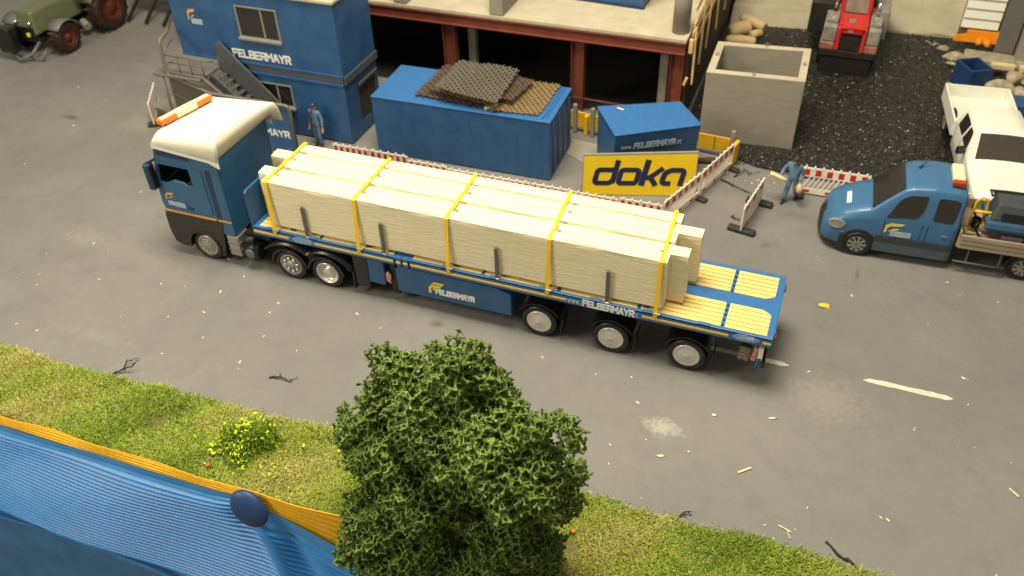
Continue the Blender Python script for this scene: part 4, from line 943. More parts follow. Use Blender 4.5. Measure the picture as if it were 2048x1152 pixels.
# ================================================================== SKIP + DOKA SIGN
def skip():
    t = thing('lidded_container', 'small blue container with a sloping lid and web address, behind the yellow sign', 'container', (-5.15, 9.05, 0))
    A, B, Cc, D = (-5.88, 7.62), (-3.46, 9.12), (-4.42, 10.32), (-6.9, 9.1)
    A0, B0, C0, D0 = (-6.05, 7.75), (-3.60, 9.22), (-4.42, 10.2), (-6.85, 9.0)
    g = MB(); g.hexa([A0, B0, C0, D0], .04, 1.93, [A, B, Cc, D]); b = g.build('container_wall', 'blue', t, bev=.02)
    m = V((-5.17, 9.04)); ex = lambda p, k=1.025: (m.x+(p[0]-m.x)*k, m.y+(p[1]-m.y)*k)
    g = MB(); q = [ex(p) for p in (A, B, Cc, D)]; g.add([(*q[0], 1.94), (*q[1], 1.94), (*q[2], 2.0), (*q[3], 2.04), (*q[0], 1.99), (*q[1], 1.99), (*q[2], 2.05), (*q[3], 2.09)], [[3, 2, 1, 0], [4, 5, 6, 7], [0, 1, 5, 4], [1, 2, 6, 5], [2, 3, 7, 6], [3, 0, 4, 7]])
    g.build('lid', 'deck_blue', t, bev=.02)
    ax = V((B0[0]-A0[0], B0[1]-A0[1], 0)).normalized()
    lean = V((A[0]-A0[0], A[1]-A0[1], 1.89)); up = lean.normalized()
    o = V((*A0, .04)); nr = ax.cross(up).normalized()
    L = lambda a0, b0: (lambda a, b, c: o+ax*(a0+a)+up*(b0+b)+nr*(c+.003))
    text('lettering', 'www.', .14, L(.24, 1.37), 'letter2', b, xs=.72, wt=.14)
    text('lettering', 'FELBERMAYR', .18, L(.68, 1.36), 'letter2', b, xs=.66, wt=.24)
    text('lettering', '.cc', .14, L(2.10, 1.37), 'letter2', b, xs=.6, wt=.14)
    g = MB(); g.obox((-6.15, 9.15, 2.095), (.26, .07, .012), (0, 0, -.4)); tag(g.build('paint_chip', 'fleck'), 'white chip lying on the lid of the small blue container', 'chip')
skip()
def sign():
    a, b = V((-6.74, 6.96, 0)), V((-3.30, 7.98, 0)); ax = (b-a).normalized(); W = (b-a).length; up = V((-.0, .09, 1)).normalized(); nr = ax.cross(up).normalized()
    t = thing('sign_board', 'yellow sign board with dark blue doka lettering behind the barrier fence', 'sign', ((a+b)/2), 0)
    fn = lambda p, q, c: a+ax*p+up*q+nr*c
    g = MB(); g.plate([(0, .02), (W, .02), (W, 1.54), (0, 1.40)], 0, .05, fn); g.build('board', 'doka', t)
    g = MB(); g.plate([(-.02, 1.40), (W+.02, 1.54), (W+.02, 1.61), (-.02, 1.46)], -.03, .052, fn); g.plate([(-.03, .02), (.0, .02), (.0, 1.44), (-.03, 1.44)], -.02, .05, fn); g.build('frame', 'conc', t, bev=.01)
    for q in (.5, W-.5): g = MB(); g.beam(fn(q, 1.3, -.02), fn(q, .0, -.5), .08, .08); g.build('leg', 'conc', t)
    # lettering, slanted techno strokes
    g = MB(); sl = .20; w = .17; c = .056; y0 = .38; X = .62
    def st(ox, pts, ww=w, sh=True):
        nonlocal c; c += .0008
        q = [V(p) for p in pts]; out = [q[0]]
        for i in range(1, len(q)-1):
            p = q[i]; a_, b_ = (q[i-1]-p), (q[i+1]-p); k = min(.11, a_.length*.45, b_.length*.45)
            for j in range(6): t_ = j/5; out.append((p+a_.normalized()*k)*(1-t_)**2+p*2*t_*(1-t_)+(p+b_.normalized()*k)*t_*t_)
        out.append(q[-1]); q = [((ox+p.x+sl*p.y)*.93+.0, y0+p.y*.96+.03*(ox+p.x)/3) for p in out]
        n = len(q); L_, R_ = [], []
        for i in range(n):
            d = V(q[min(i+1, n-1)])-V(q[max(i-1, 0)]); d.normalize(); nr_ = V((-d.y, d.x)); L_.append(V(q[i])+nr_*ww/2); R_.append(V(q[i])-nr_*ww/2)
        for i in range(n-1): g.plate([tuple(L_[i]), tuple(L_[i+1]), tuple(R_[i+1]), tuple(R_[i])], .045, c+(i % 2)*.0004, fn)
    k = W/3.6
    st(.38, [(.62, .92), (.62, .06)]); st(.38, [(.60, .56), (.06, .56), (0, .50), (0, .12), (.06, .06), (.50, .06), (.62, .16)])
    st(1.20, [(.30, .06), (.0, .06), (0, .56), (.62, .56), (.62, .06), (.28, .06)])
    st(2.03, [(0, -.03), (0, .94)], .19); st(2.03, [(.05, .26), (.24, .30), (.58, .64)], .16); st(2.03, [(.16, .30), (.30, .22), (.50, -.03)], .17)
    st(2.72, [(.16, .56), (.56, .56), (.64, .50), (.64, -.03)]); st(2.72, [(.2, .56), (.0, .46), (-.02, .12), (.08, .06), (.30, .06)])
    g.build('lettering', 'ink', t, recalc=False)
sign()

# ================================================================== FENCES
M['barr'] = mat('barrier_red', (.50, .022, .022), .4, .1, 8)
def barrier_panel(p0, p1, label, h=1.0, slats=True, group='red and white barrier fence panels', name='barrier_fence', feet=(0, 1), n=6, lean=0):
    p0, p1 = V((*p0, 0)), V((*p1, 0)); ax = (p1-p0).normalized(); L = (p1-p0).length; nr = ax.cross(V((0, 0, 1))); up = (V((0, 0, 1))+nr*lean).normalized()
    t = thing(name, label, 'barrier', (p0+p1)/2, math.atan2(ax.y, ax.x), group)
    fn = lambda a, b, c: p0+ax*a+up*b+nr*c
    g = MB()
    hole = [(.05, .24), (L-.05, .24), (L-.05, h-.36), (.05, h-.36)]
    g.plate([(0, .06), (L, .06), (L, h-.06), (0, h-.06)], -.02, .02, fn, [hole])
    for i in range(max(3, int(L/.24))):
        q = fn(L*(i+.5)/max(3, int(L/.24)), h-.06, 0); g.lathe([(.028, -.02), (.035, .03), (.026, .06), (0, .068)], q, up, 8)
    f = g.build('frame', 'barw', t)
    if slats:
        g = MB(); k = int(L/.17)
        for i in range(k):
            x = .08+i*(L-.3)/k; g.plate([(x, .22), (x+.055, .22), (x+.26, h-.34), (x+.205, h-.34)], -.014, .014, fn)
        g.build('slats', 'barw', f)
    for i in range(n):
        x = L*(i+.25)/n; g = MB()
        g.plate([(x, h-.31), (x+L/n*.5, h-.31), (x+L/n*.5, h-.11), (x, h-.11)], -.024, .024, fn); g.build('red_field', 'barr', t)
    g = MB()
    for i in range(n//2+1 if n else 0):
        x = L*(i*2+.4)/n
        if x+L/n*.7 < L: g = MB(); g.plate([(x, .10), (x+L/n*.6, .10), (x+L/n*.6, .19), (x, .19)], -.024, .024, fn); g.build('lower_red_field', 'barr', t)
    for e in feet:
        g = MB(); g.obox(fn(L*e if 0 < e < 1 else (.1 if e == 0 else L-.1), .05, 0), (.24, .72, .10), (0, 0, math.atan2(ax.y, ax.x))); g.build('foot', 'foot', t, bev=.03)
    return t
xs = [-15.35, -13.95, -12.5, -11.05, -9.6, -8.15, -6.7, -5.25, -3.86]
loc = ['at the left end of the row behind the trailer load', 'left of the container corner, behind the trailer load', 'just behind the second strap of the load', 'in front of the left half of the blue container',
       'in front of the middle of the blue container', 'in front of the right end of the blue container', 'directly below the left part of the yellow sign', 'at the corner below the right part of the yellow sign']
for i in range(8):
    dy = [0, .03, 0, -.02, 0, .02, 0, .04][i]
    barrier_panel((xs[i]+.02, 5.86+dy), (xs[i+1]-.02, 5.88+dy), 'red and white barrier '+loc[i], h=(1.0, 1.0, .90, .86, .86, .86, .86, .90)[i], group='red and white barrier panels behind the trailer')
barrier_panel((-3.84, 5.95), (-3.10, 7.95), 'red and white barrier beside the yellow sign, nearer the trailer', feet=(1,), group='angled barrier panels right of the yellow sign')
barrier_panel((-3.08, 8.0), (-2.42, 10.05), 'red and white barrier running from the sign up to the grey post', feet=(1,), group='angled barrier panels right of the yellow sign')
barrier_panel((-.12, 9.2), (1.98, 9.28), 'low barrier with slanted white bars beside the worker in blue', feet=(0,), group='barriers behind the blue van', lean=-.15)
barrier_panel((2.06, 9.3), (3.8, 9.28), 'barrier panel mostly hidden behind the blue van cab', feet=(1,), group='barriers behind the blue van')
barrier_panel((3.84, 9.27), (5.45, 9.24), 'barrier end showing between the blue van and the yellow machine', feet=(1,), group='barriers behind the blue van')
def lone(p0, p1, label, h=1.0, wht=False):
    t = barrier_panel(p0, p1, label, h=h, slats=False, name='barrier_board', group=None, feet=(), n=0 if wht else 3)
    P0, P1 = V((*p0, 0)), V((*p1, 0)); ax = (P1-P0).normalized(); nr = ax.cross(V((0, 0, 1)))
    g = MB(); a = math.atan2(ax.y, ax.x)
    L = (P1-P0).length; fn = lambda p, q, c: P0+ax*p+V((0, 0, q))+nr*c
    g.plate([(.05, .24), (L-.05, .24), (L-.05, h-.36), (.05, h-.36)], -.012, .012, fn); g.build('infill', 'barw', t)
    for q in (.06, .94):
        g = MB(); c = P0.lerp(P1, q); g.obox((c.x, c.y, .07), (.26, .5 if wht else .86, .14), (0, 0, a)); g.build('foot', 'foot', t, bev=.04)
lone((-1.50, 6.38), (-1.16, 8.3), 'single white and red barrier board on black feet, left of the walking worker')
lone((-23.35, 6.2), (-24.3, 7.75), 'narrow white barrier seen edge on at the left of the office railing', wht=True)
g = MB(); g.hexa([(-24.0, 7.0), (-22.9, 6.7), (-22.6, 7.6), (-23.7, 7.9)], .0, .42); tag(g.build('concrete_block', 'conc', bev=.05), 'pale grey concrete block on the ground beside the office railing', 'concrete block')
# yellow formwork fence
def yfence(p0, p1, z0, z1, label, posts):
    P0, P1 = V((*p0, 0)), V((*p1, 0)); ax = (P1-P0).normalized(); L = (P1-P0).length; nr = ax.cross(V((0, 0, 1))); fn = lambda a, b, c: P0+ax*a+V((0, 0, b))+nr*c
    t = thing('yellow_board_fence', label, 'fence', (P0+P1)/2)
    g = MB(); g.plate([(0, z0), (L, z0), (L, z1), (0, z1)], -.03, .03, fn); g.build('yellow_board', mat('formwork_yellow', (.72, .40, .015), .5, .12, 4, .2, 20), t, bev=.01)
    for a, tall, mm in posts:
        g = MB(); g.plate([(a-.07, 0), (a+.07, 0), (a+.07, tall), (a-.07, tall)], .032, .16, fn); g.build('post', mm, t, bev=.03)
    g = MB(); [g.plate([(a, z0), (a+.03, z0), (a+.03, z1), (a, z1)], .028, .036, fn) for a in np.arange(.5, L-.2, .75)]; g.build('joint', 'conc_d', t)
yfence((-8.7, 10.9), (-6.9, 10.6), .25, .82, 'yellow boards with grey posts between the blue container and the sign', [(.55, 1.15, 'conc'), (1.25, 1.15, 'conc'), (1.0, .8, 'yellow')])
yfence((-4.4, 10.75), (-2.45, 10.62), .25, .78, 'yellow boards between the small blue container and the concrete box', [(1.88, 1.15, 'conc')])
g = MB(); g.hexa([(-2.5, 10.15), (-2.38, 10.12), (-2.28, 10.6), (-2.42, 10.62)], .05, .8); tag(g.build('yellow_end_board', 'yellow', bev=.02), 'narrow upright yellow board at the end of the angled barriers', 'board')
g = MB(); 
for i in range(5): g = MB(); g.beam((-4.2+i*.3, 9.9+i*.05, .06), (-3.0+i*.1, 10.3-i*.06, .12+i*.03), .10, .07); tag(g.build('plank', 'conc_d', bev=.008), ['leftmost brown plank in the heap behind the sign', 'second brown plank from the left in the heap', 'middle brown plank of the heap behind the barriers', 'second brown plank from the right in the heap', 'rightmost brown plank, nearest the angled barrier'][i], 'plank', 'brown planks heaped behind the barriers')
g = MB(); g.hexa([(-8.0, 9.2), (-6.9, 8.6), (-6.9, 10.1), (-8.1, 10.2)], .004, .02); tag(g.build('pavement_slab', 'conc', bev=.004), kind='structure')
# ================================================================== CAR BODIES
class Body:
    """lofted vehicle shell; stations (u, w, zs, zb, wr, zt), u rearwards from the nose, centre line y=0"""
    def __init__(s, st): s.st = np.array(st, float)
    def at(s, u): return [float(np.interp(u, s.st[:, 0], s.st[:, k])) for k in range(1, 6)]
    def ring(s, u):
        w, zs, zb, wr, zt = s.at(u); h = [(w*.94, zs), (w, zs+.08), (w, (zs+zb)/2), (w, zb-.05), (w*.985, zb+.03), (lerp(w, wr, .55), lerp(zb, zt-.05, .55)), (wr+.02, zt-.09), (wr-.04, zt-.025), (wr*.55, zt+.015), (0, zt+.025)]
        return [(u, -y, z) for y, z in h]+[(u, y, z) for y, z in h[-2::-1]]
    def shell(s, g, u0=None, u1=None, n=40):
        us = sorted(set(list(np.linspace(s.st[0, 0], s.st[-1, 0], n))+list(s.st[:, 0]))); R_ = [s.ring(u) for u in us]; m = len(R_[0])
        vs = sum(R_, []); g.add(vs, [[i*m+j, i*m+j+1, (i+1)*m+j+1, (i+1)*m+j] for i in range(len(us)-1) for j in range(m-1)]+[], True)
        g.add(R_[0], [list(range(m))]); g.add(R_[-1], [list(range(m))[::-1]]); g.add([r[0] for r in R_]+[r[-1] for r in R_], [[i, i+1, len(us)+i+1, len(us)+i] for i in range(len(us)-1)])
    def side(s, u, f, sgn, off=.012):
        w, zs, zb, wr, zt = s.at(u); pts = [(w, zb-.05), (w*.985, zb+.03), (lerp(w, wr, .55), lerp(zb, zt-.05, .55)), (wr+.02, zt-.09)]
        z = lerp(zb-.05, zt-.09, f); 
        for (y0, z0), (y1, z1) in zip(pts[:-1], pts[1:]):
            if z <= z1+1e-6: y = lerp(y0, y1, (z-z0)/(z1-z0) if z1 > z0 else 0); break
        return (u, sgn*(y+off), z+off*.3)
    def low(s, u, z, sgn, off=.012):
        w, zs, zb, wr, zt = s.at(u); return (u, sgn*(w+off), z)
    def window(s, poly, sgn, off=.012, dens=10):
        g = MB(); P = [(poly[i][0]+(poly[(i+1) % len(poly)][0]-poly[i][0])*k/dens, poly[i][1]+(poly[(i+1) % len(poly)][1]-poly[i][1])*k/dens) for i in range(len(poly)) for k in range(dens)]
        g.add([s.side(u, f, sgn, off) for u, f in P], [list(range(len(P)))]); return g
    def top(s, u, f, off=.012):
        w, zs, zb, wr, zt = s.at(u); a = abs(f); y = f*(wr+.0); z = zt+.025-.01*a-.03*a**3
        return (u, y, z+off)
def rounded(poly, r=.06, n=4):
    out = []; m = len(poly)
    for i in range(m):
        p, a, b = V(poly[i]), V(poly[i-1]), V(poly[(i+1) % m]); k1 = min(r, (a-p).length*.45); k2 = min(r, (b-p).length*.45)
        s, e = p+(a-p).normalized()*k1, p+(b-p).normalized()*k2
        for j in range(n+1): t = j/n; out.append(tuple(s*(1-t)**2+p*2*t*(1-t)+e*t*t))
    return out

def blue_van():
    t = thing('flatbed_van', 'blue double cab van with wooden flatbed and amber roof beacon', 'van', (.74, 7.30, 0), R(2.6))
    B = Body([(0, .55, .40, .72, .50, .84), (.06, .72, .36, .88, .62, 1.00), (.22, .86, .33, 1.02, .74, 1.18), (.5, .93, .30, 1.15, .80, 1.36), (.85, .94, .28, 1.27, .83, 1.50), (1.2, .95, .28, 1.36, .84, 1.62), (1.55, .95, .28, 1.43, .81, 1.98), (1.92, .95, .28, 1.47, .79, 2.34), (2.15, .95, .28, 1.48, .80, 2.44), (2.7, .95, .28, 1.5, .81, 2.52), (3.3, .95, .28, 1.5, .80, 2.50), (3.50, .94, .28, 1.5, .79, 2.44), (3.56, .90, .30, 1.5, .74, 2.36)])
    g = MB(); B.shell(g); body = g.build('body', 'van_blue', t, world=False)
    L = dict(world=False)
    g = MB(); n = 12
    ws = [(1.20, f) for f in np.linspace(-.96, .96, n)]; us = np.linspace(1.20, 1.95, 10)
    g.grid(lambda a, b: B.top(lerp(1.22, 1.94, a), lerp(-1, 1, b)*lerp(.97, .90, a), .014), 12, 14); g.build('windshield', 'glass', t, **L)
    for s in (-1, 1):
        wv = lambda pl: B.window(rounded(pl, .10), s, .012)
        wv([(1.62, .10), (2.42, .10), (2.56, .38), (2.58, .86), (2.05, .86), (1.85, .72)]).build('side_window', 'glass', t, **L)
        wv([(2.83, .10), (3.38, .10), (3.43, .84), (2.85, .84)]).build('side_window', 'glass', t, **L)
        g = MB(); us = np.linspace(1.48, 3.54, 20)
        g.add([B.low(u, .30, s, .02) for u in us]+[B.low(u, .60, s, .02) for u in us], [[i, i+1, 21+i, 20+i] for i in range(19)]); g.build('sill', 'van_grey', t, thick=.02, **L)
        g = MB(); g.add([B.low(u, .605, s, .018) for u in us]+[B.low(u, .83, s, .018) for u in us], [[i, i+1, 21+i, 20+i] for i in range(19)]); g.build('side_trim', 'van_dark', t, thick=.016, **L)
        g = MB(); g.plate([(1.05+.50*math.cos(a), .42+.50*math.sin(a)) for a in [R(k) for k in range(-12, 193, 10)]], s*.952, s*.962, XZ); g.build('wheel_arch', 'black', t, **L)
        truck_wheel(t, 1.05, s*.975, .40, .40, 'van', w=.22, side=s, rimr=.27) if False else None
        for a, b in ((1.62, 2.62), (2.76, 3.46)):
            g = MB(); g.plate([(a, .84), (a, 1.38), (a+.02, 1.38), (a+.02, .84)], s*.951, s*.957, XZ); g.plate([(b, .84), (b, 1.38), (b+.015, 1.38), (b+.015, .84)], s*.951, s*.957, XZ); g.build('door_seam', 'navy', t, **L)
        g = MB(); g.obox((3.25, s*.965, 1.12), (.16, .02, .025)); g.build('handle', 'lgrey', t, **L)
        g = MB()
        for q in range(1): 
            P_ = [(.40+.24*math.cos(k*PI/7)-.03*math.sin(k*PI/7), .99+.145*math.sin(k*PI/7)+.05*math.cos(k*PI/7)) for k in range(14)]
            def hp(u, z, o=.02): w_, zs, zb, wr, zt = B.at(u); return (u-.02, s*(w_+o), z)
            g.add([hp(*p, .03) for p in P_]+[hp(p[0], p[1], -.06) for p in P_], [list(range(14))]+[[i, (i+1) % 14, 14+(i+1) % 14, 14+i] for i in range(14)])
        g.build('headlight', 'headl', t, bev=.02, **L)
    # bumper and grille wrap
    g = MB()
    def bp(a, b):
        f = lerp(-1, 1, a); u = .95*abs(f)**3.2; w_, *_ = B.at(min(.8, u*.9)); y = f*.955; x = u*.78-.06; z = lerp(.22, .84-.08*abs(f), b); return (x+(.04 if b < .1 or b > .9 else 0), y+(.015*np.sign(f) if abs(f) > .8 else 0), z)
    g.grid(bp, 30, 5); g.build('bumper', 'skirt', t, thick=.06, **L)
    g = MB()
    def gp(a, b): f = lerp(-.66, .66, a); return (.0+.32*abs(f)**2.5+.10*b-.03, f, lerp(.76, 1.03, b))
    g.grid(gp, 14, 3); g.build('grille', 'skirt', t, thick=.03, **L)
    g = MB(); g.grid(lambda a, b: B.top(lerp(.55, .68, a)+.10*0, lerp(-.50, .26, b), .01), 2, 8); g.build('name_strip', 'letter', t, thick=.008, **L)
    fl = lambda a, b, c: (1.70+a, -.962-c, 1.02+b)
    flag_mark(lambda a, b, c: (1.66+a*1.2, -.962-c, .96+b), .42, 'logoy', t, world=False)
    g = MB(); g.box(1.84, 2.40, -.975, -.962, .88, 1.05); pl = g.build('name_plate', 'plate', t, **L)
    g = MB(); p = B.top(2.30, .35, 0); g.tube([p, (p[0]+.10, p[1]+.05, p[2]+.14), (p[0]+.30, p[1]+.14, p[2]+.38)], [.03, .014, .009], 7); g.lathe([(.045, 0), (.03, .05), (0, .06)], p, (0, 0, 1), 10); g.build('antenna', 'black', t, **L)
    g = MB(); g.box(3.10, 3.42, -.42, .42, 2.53, 2.72); be = g.build('beacon', 'lamp', t, bev=.05, seg=3, **L)
    g = MB(); g.box(3.085, 3.435, -.60, -.425, 2.54, 2.70); g.build('lens', 'redlens', be, bev=.04, seg=3, **L)
    for s, k in ((-1, 0), (1, 0)):
        g = MB(); g.obox((1.72, s*1.08, 1.55), (.10, .20, .24)); g.build('mirror', 'black', t, bev=.04, **L) if s > 0 else None
    for x, r in ((1.05, .41), (5.50, .42)):
        for s in (-1, 1):
            w = wm(t); t2 = t; o = truck_wheel_local(t, x, s*(.985 if x < 2 else .90), r, r, s)
    # chassis + flatbed
    g = MB(); g.box(.3, 7.3, -.45, .45, .45, .72); g.box(3.6, 7.3, -.7, .7, .72, .88); g.build('chassis', 'chassis', t, **L)
    g = MB(); g.box(3.68, 7.4, -1.0, 1.0, .90, .98); g.build('bed_floor', 'bedwood', t, bev=.01, **L)
    for s in (-1, 1):
        g = MB(); g.box(3.66, 7.45, s*1.0-.03, s*1.0+.03, .86, 1.30); sb = g.build('side_board', 'bedwood', t, bev=.015, **L)
        g = MB(); [g.box(3.68, 7.4, s*1.0+s*.032, s*1.0+s*.038, z, z+.012) for z in (1.0, 1.14)]; g.build('board_groove', 'conc_d', sb, **L)
        g = MB(); g.tube([(3.66, s*.98, .38), (5.0, s*.98, .36)], .03, 8); g.beam((4.0, s*.9, .86), (4.0, s*.96, .38), .05, .05); g.beam((4.85, s*.9, .86), (4.85, s*.96, .38), .05, .05); g.build('side_guard', 'stairg', t, **L)
        g = MB(); g.plate([(5.50+.52*math.cos(a), .42+.52*math.sin(a)) for a in [R(k) for k in range(0, 181, 12)]]+[(5.50+.47*math.cos(a), .42+.47*math.sin(a)) for a in [R(k) for k in range(180, -1, -12)]], s*.70, s*.95, XZ); g.build('mudguard', 'black', t, **L)
    g = MB(); g.box(7.40, 7.46, -1.0, 1.0, .86, 1.30); g.box(3.62, 3.66, -1.0, 1.0, .86, 1.40); g.build('end_board', 'bedwood', t, bev=.015, **L)
    return t
def truck_wheel_local(parent, x, y, z, r, s, rimr=None, rim='alu', tyre='rubber', w=.24, sp=9):
    q = rimr or r*.66; g = MB(); g.lathe([(q*.9, -w), (r*.93, -w), (r, -w+.05), (r, -.05), (r*.95, -.008), (r*.86, .004), (q+.02, -.008), (q, -.03), (q*.9, -w)], (x, y, z), (0, s, 0), 32)
    t = g.build('wheel', tyre, parent, world=False)
    g = MB(); g.lathe([(q, -.03), (q*.94, .0), (q*.82, -.02), (q*.75, -.04), (q*.3, -.03), (q*.25, .0), (0, .005)], (x, y, z), (0, s, 0), 28); rm = g.build('rim', 'grey' if rim == 'alu' else rim, t, world=False)
    if sp:
        g = MB()
        for k in range(sp):
            a = 2*PI*k/sp; d = V((math.cos(a), 0, math.sin(a))); c = V((x, y-s*.008, z)); g.beam(c+d*q*.18, c+d*q*.95, .03, q*.2, up=d.cross(V((0, 1, 0))))
        g.build('spokes', rim, rm, world=False)
    return t
blue_van()

def bed_load():
    t = thing('generator', 'dark blue generator with grey hood standing on the flatbed of the van', 'generator', (5.6, 7.35, .99), R(2.6))
    L = dict(world=False)
    def q(x0, x1, y0, y1): return [(x0, y0), (x1, y0), (x1, y1), (x0, y1)]
    g = MB(); g.hexa(q(-.58, 1.1, -.52, .50), .34, .50, q(-.66, 1.1, -.60, .56)); g.hexa(q(-.66, 1.1, -.60, .56), .50, .66, q(-.64, 1.1, -.56, .54)); g.build('tank', mat('generator_blue', (.035, .085, .17), .4, .1), t, bev=.03, **L)
    g = MB(); g.hexa(q(-.54, 1.05, -.44, .46), .66, 1.12, q(-.42, 1.0, -.26, .36)); h = g.build('hood', 'genb', t, bev=.05, **L)
    g = MB(); g.hexa(q(-.30, .95, -.455, -.40), .74, .90, q(-.28, .93, -.42, -.36)); g.build('louvre', 'black', h, **L)
    for y in (-.55, .45):
        g = MB(); g.tube([(-.86, y, .60), (-.86, y, .40), (-.70, y, .16), (-.45, y, .05), (1.1, y, .05)], .035, 8); g.build('skid', 'black', t, **L)
    g = MB(); g.obox((.15, -.45, .14), (.55, .2, .24)); g.cyl((-.3, -.2, .17), (1., -.2, .17), .14, n=14); g.build('engine_block', 'railg', t, bev=.03, **L)
    t = thing('tamping_rammer', 'yellow tamping machine with tube handle behind the van cab', 'rammer', (4.82, 7.2, .99), R(15))
    g = MB(); g.tube([(-.16, 0, .15), (-.20, 0, .6), (-.18, .02, 1.0), (-.05, .02, 1.16), (.10, 0, 1.10), (.14, 0, .75), (.12, -.05, .3)], .035, 8); g.build('handle', 'yellow', t, **L)
    g = MB(); g.tube([(-.2, -.1, .78), (.42, -.12, .72)], .04, 8); g.build('cross_bar', 'yellow', t, **L)
    g = MB(); g.obox((.24, -.1, .48), (.16, .16, .42), (0, .25, 0)); g.build('body', 'yellow', t, bev=.04, **L)
    g = MB(); g.lathe([(.12, 0), (.13, .05), (.10, .1), (.13, .15), (.10, .2), (.13, .25), (.1, .3)], (-.02, -.02, .2), (0, 0, 1), 16); g.build('bellows', 'black', t, **L)
    g = MB(); g.obox((-.02, 0, .03), (.44, .30, .05)); g.build('foot_plate', 'sand', t, bev=.015, **L)
bed_load()

def pickup():
    t = thing('pickup_truck', 'white double cab pickup with open bed parked on the black gravel', 'pickup truck', (5.80, 8.95, 0), R(95.5))
    L = dict(world=False)
    B = Body([(0, .68, .50, .82, .55, .95), (.08, .86, .46, .98, .70, 1.10), (.3, .95, .42, 1.10, .80, 1.22), (.9, .99, .40, 1.20, .84, 1.32), (1.55, 1.0, .40, 1.27, .86, 1.42), (1.75, 1.0, .40, 1.30, .84, 1.52), (2.45, 1.0, .40, 1.34, .76, 1.93), (2.8, 1.0, .40, 1.36, .76, 1.99), (3.6, 1.0, .40, 1.36, .76, 1.99), (4.25, 1.0, .40, 1.36, .75, 1.95), (4.36, .98, .42, 1.36, .72, 1.88)])
    g = MB(); B.shell(g); g.build('body', 'whitep', t, **L)
    g = MB(); g.grid(lambda a, b: B.top(lerp(1.66, 2.46, a), lerp(-1, 1, b)*lerp(.97, .90, a), .014), 12, 14); g.build('windshield', mat('bronze_glass', (.05, .042, .036), .12, .1, spec=.6), t, **L)
    for s in (-1, 1):
        for pl in ([(2.25, .10), (3.08, .10), (3.10, .84), (2.70, .84)], [(3.22, .10), (4.0, .10), (4.1, .84), (3.24, .84)]):
            B.window(rounded(pl, .08), s, .012).build('side_window', 'glass', t, **L)
        for u in (2.1, 3.15, 4.12): g = MB(); g.plate([(u, .6), (u, 1.28), (u+.018, 1.28), (u+.018, .6)], s*1.001, s*1.008, XZ); g.build('door_seam', 'grey', t, **L)
        g = MB(); g.obox((2.22, s*1.16, 1.42), (.14, .26, .24), (0, 0, s*.3)); g.obox((2.3, s*1.02, 1.34), (.06, .1, .06)); g.build('mirror', 'black', t, bev=.04, **L)
        for x in (.95, 5.9):
            truck_wheel_local(t, x, s*1.02, .48, .48, s, w=.30, sp=6)
            g = MB(); g.plate([(x+.58*math.cos(a), .50+.58*math.sin(a)) for a in [R(k) for k in range(-8, 189, 10)]], s*.94, s*1.006, XZ); g.build('wheel_arch', 'black', t, **L)
        g = MB(); g.box(1.6, 5.2, s*1.02-.06, s*1.02+.06, .30, .36); g.build('side_step', 'black', t, **L)
        g = MB(); g.box(-.02, .16, s*.62-.14, s*.62+.14, .80, .98); g.build('headlight', 'headl', t, bev=.04, **L)
    g = MB(); g.box(-.10, .12, -.93, .93, .42, .70); g.build('bumper', 'black', t, bev=.05, **L)
    g = MB(); g.box(-.04, .10, -.55, .55, .74, .98); g.build('grille', 'black', t, bev=.02, **L)
    g = MB(); g.grid(lambda a, b: B.top(lerp(.12, .34, a), lerp(-.62, .62, b), .012), 3, 8); g.build('bonnet_intake', 'black', t, thick=.01, **L)
    bd = [(4.48, 7.15)]
    g = MB(); g.box(4.46, 7.2, -1.05, 1.02, .72, .80); g.build('bed_floor', 'whitep', t, **L)
    for y in (-1.05, 1.02):
        g = MB(); g.box(4.46, 7.24, y-.035, y+.035, .70, 1.26); g.build('bed_side', 'whitep', t, bev=.015, **L)
    g = MB(); g.box(7.18, 7.24, -1.01, .98, .70, 1.26); g.build('tailgate', 'whitep', t, bev=.015, **L)
    g = MB(); g.box(4.44, 4.50, -1.01, .98, .70, 1.30); g.build('bed_front', 'whitep', t, bev=.015, **L)
    g = MB(); g.box(.4, 7.1, -.5, .5, .42, .70); g.build('chassis', 'chassis', t, **L)
pickup()

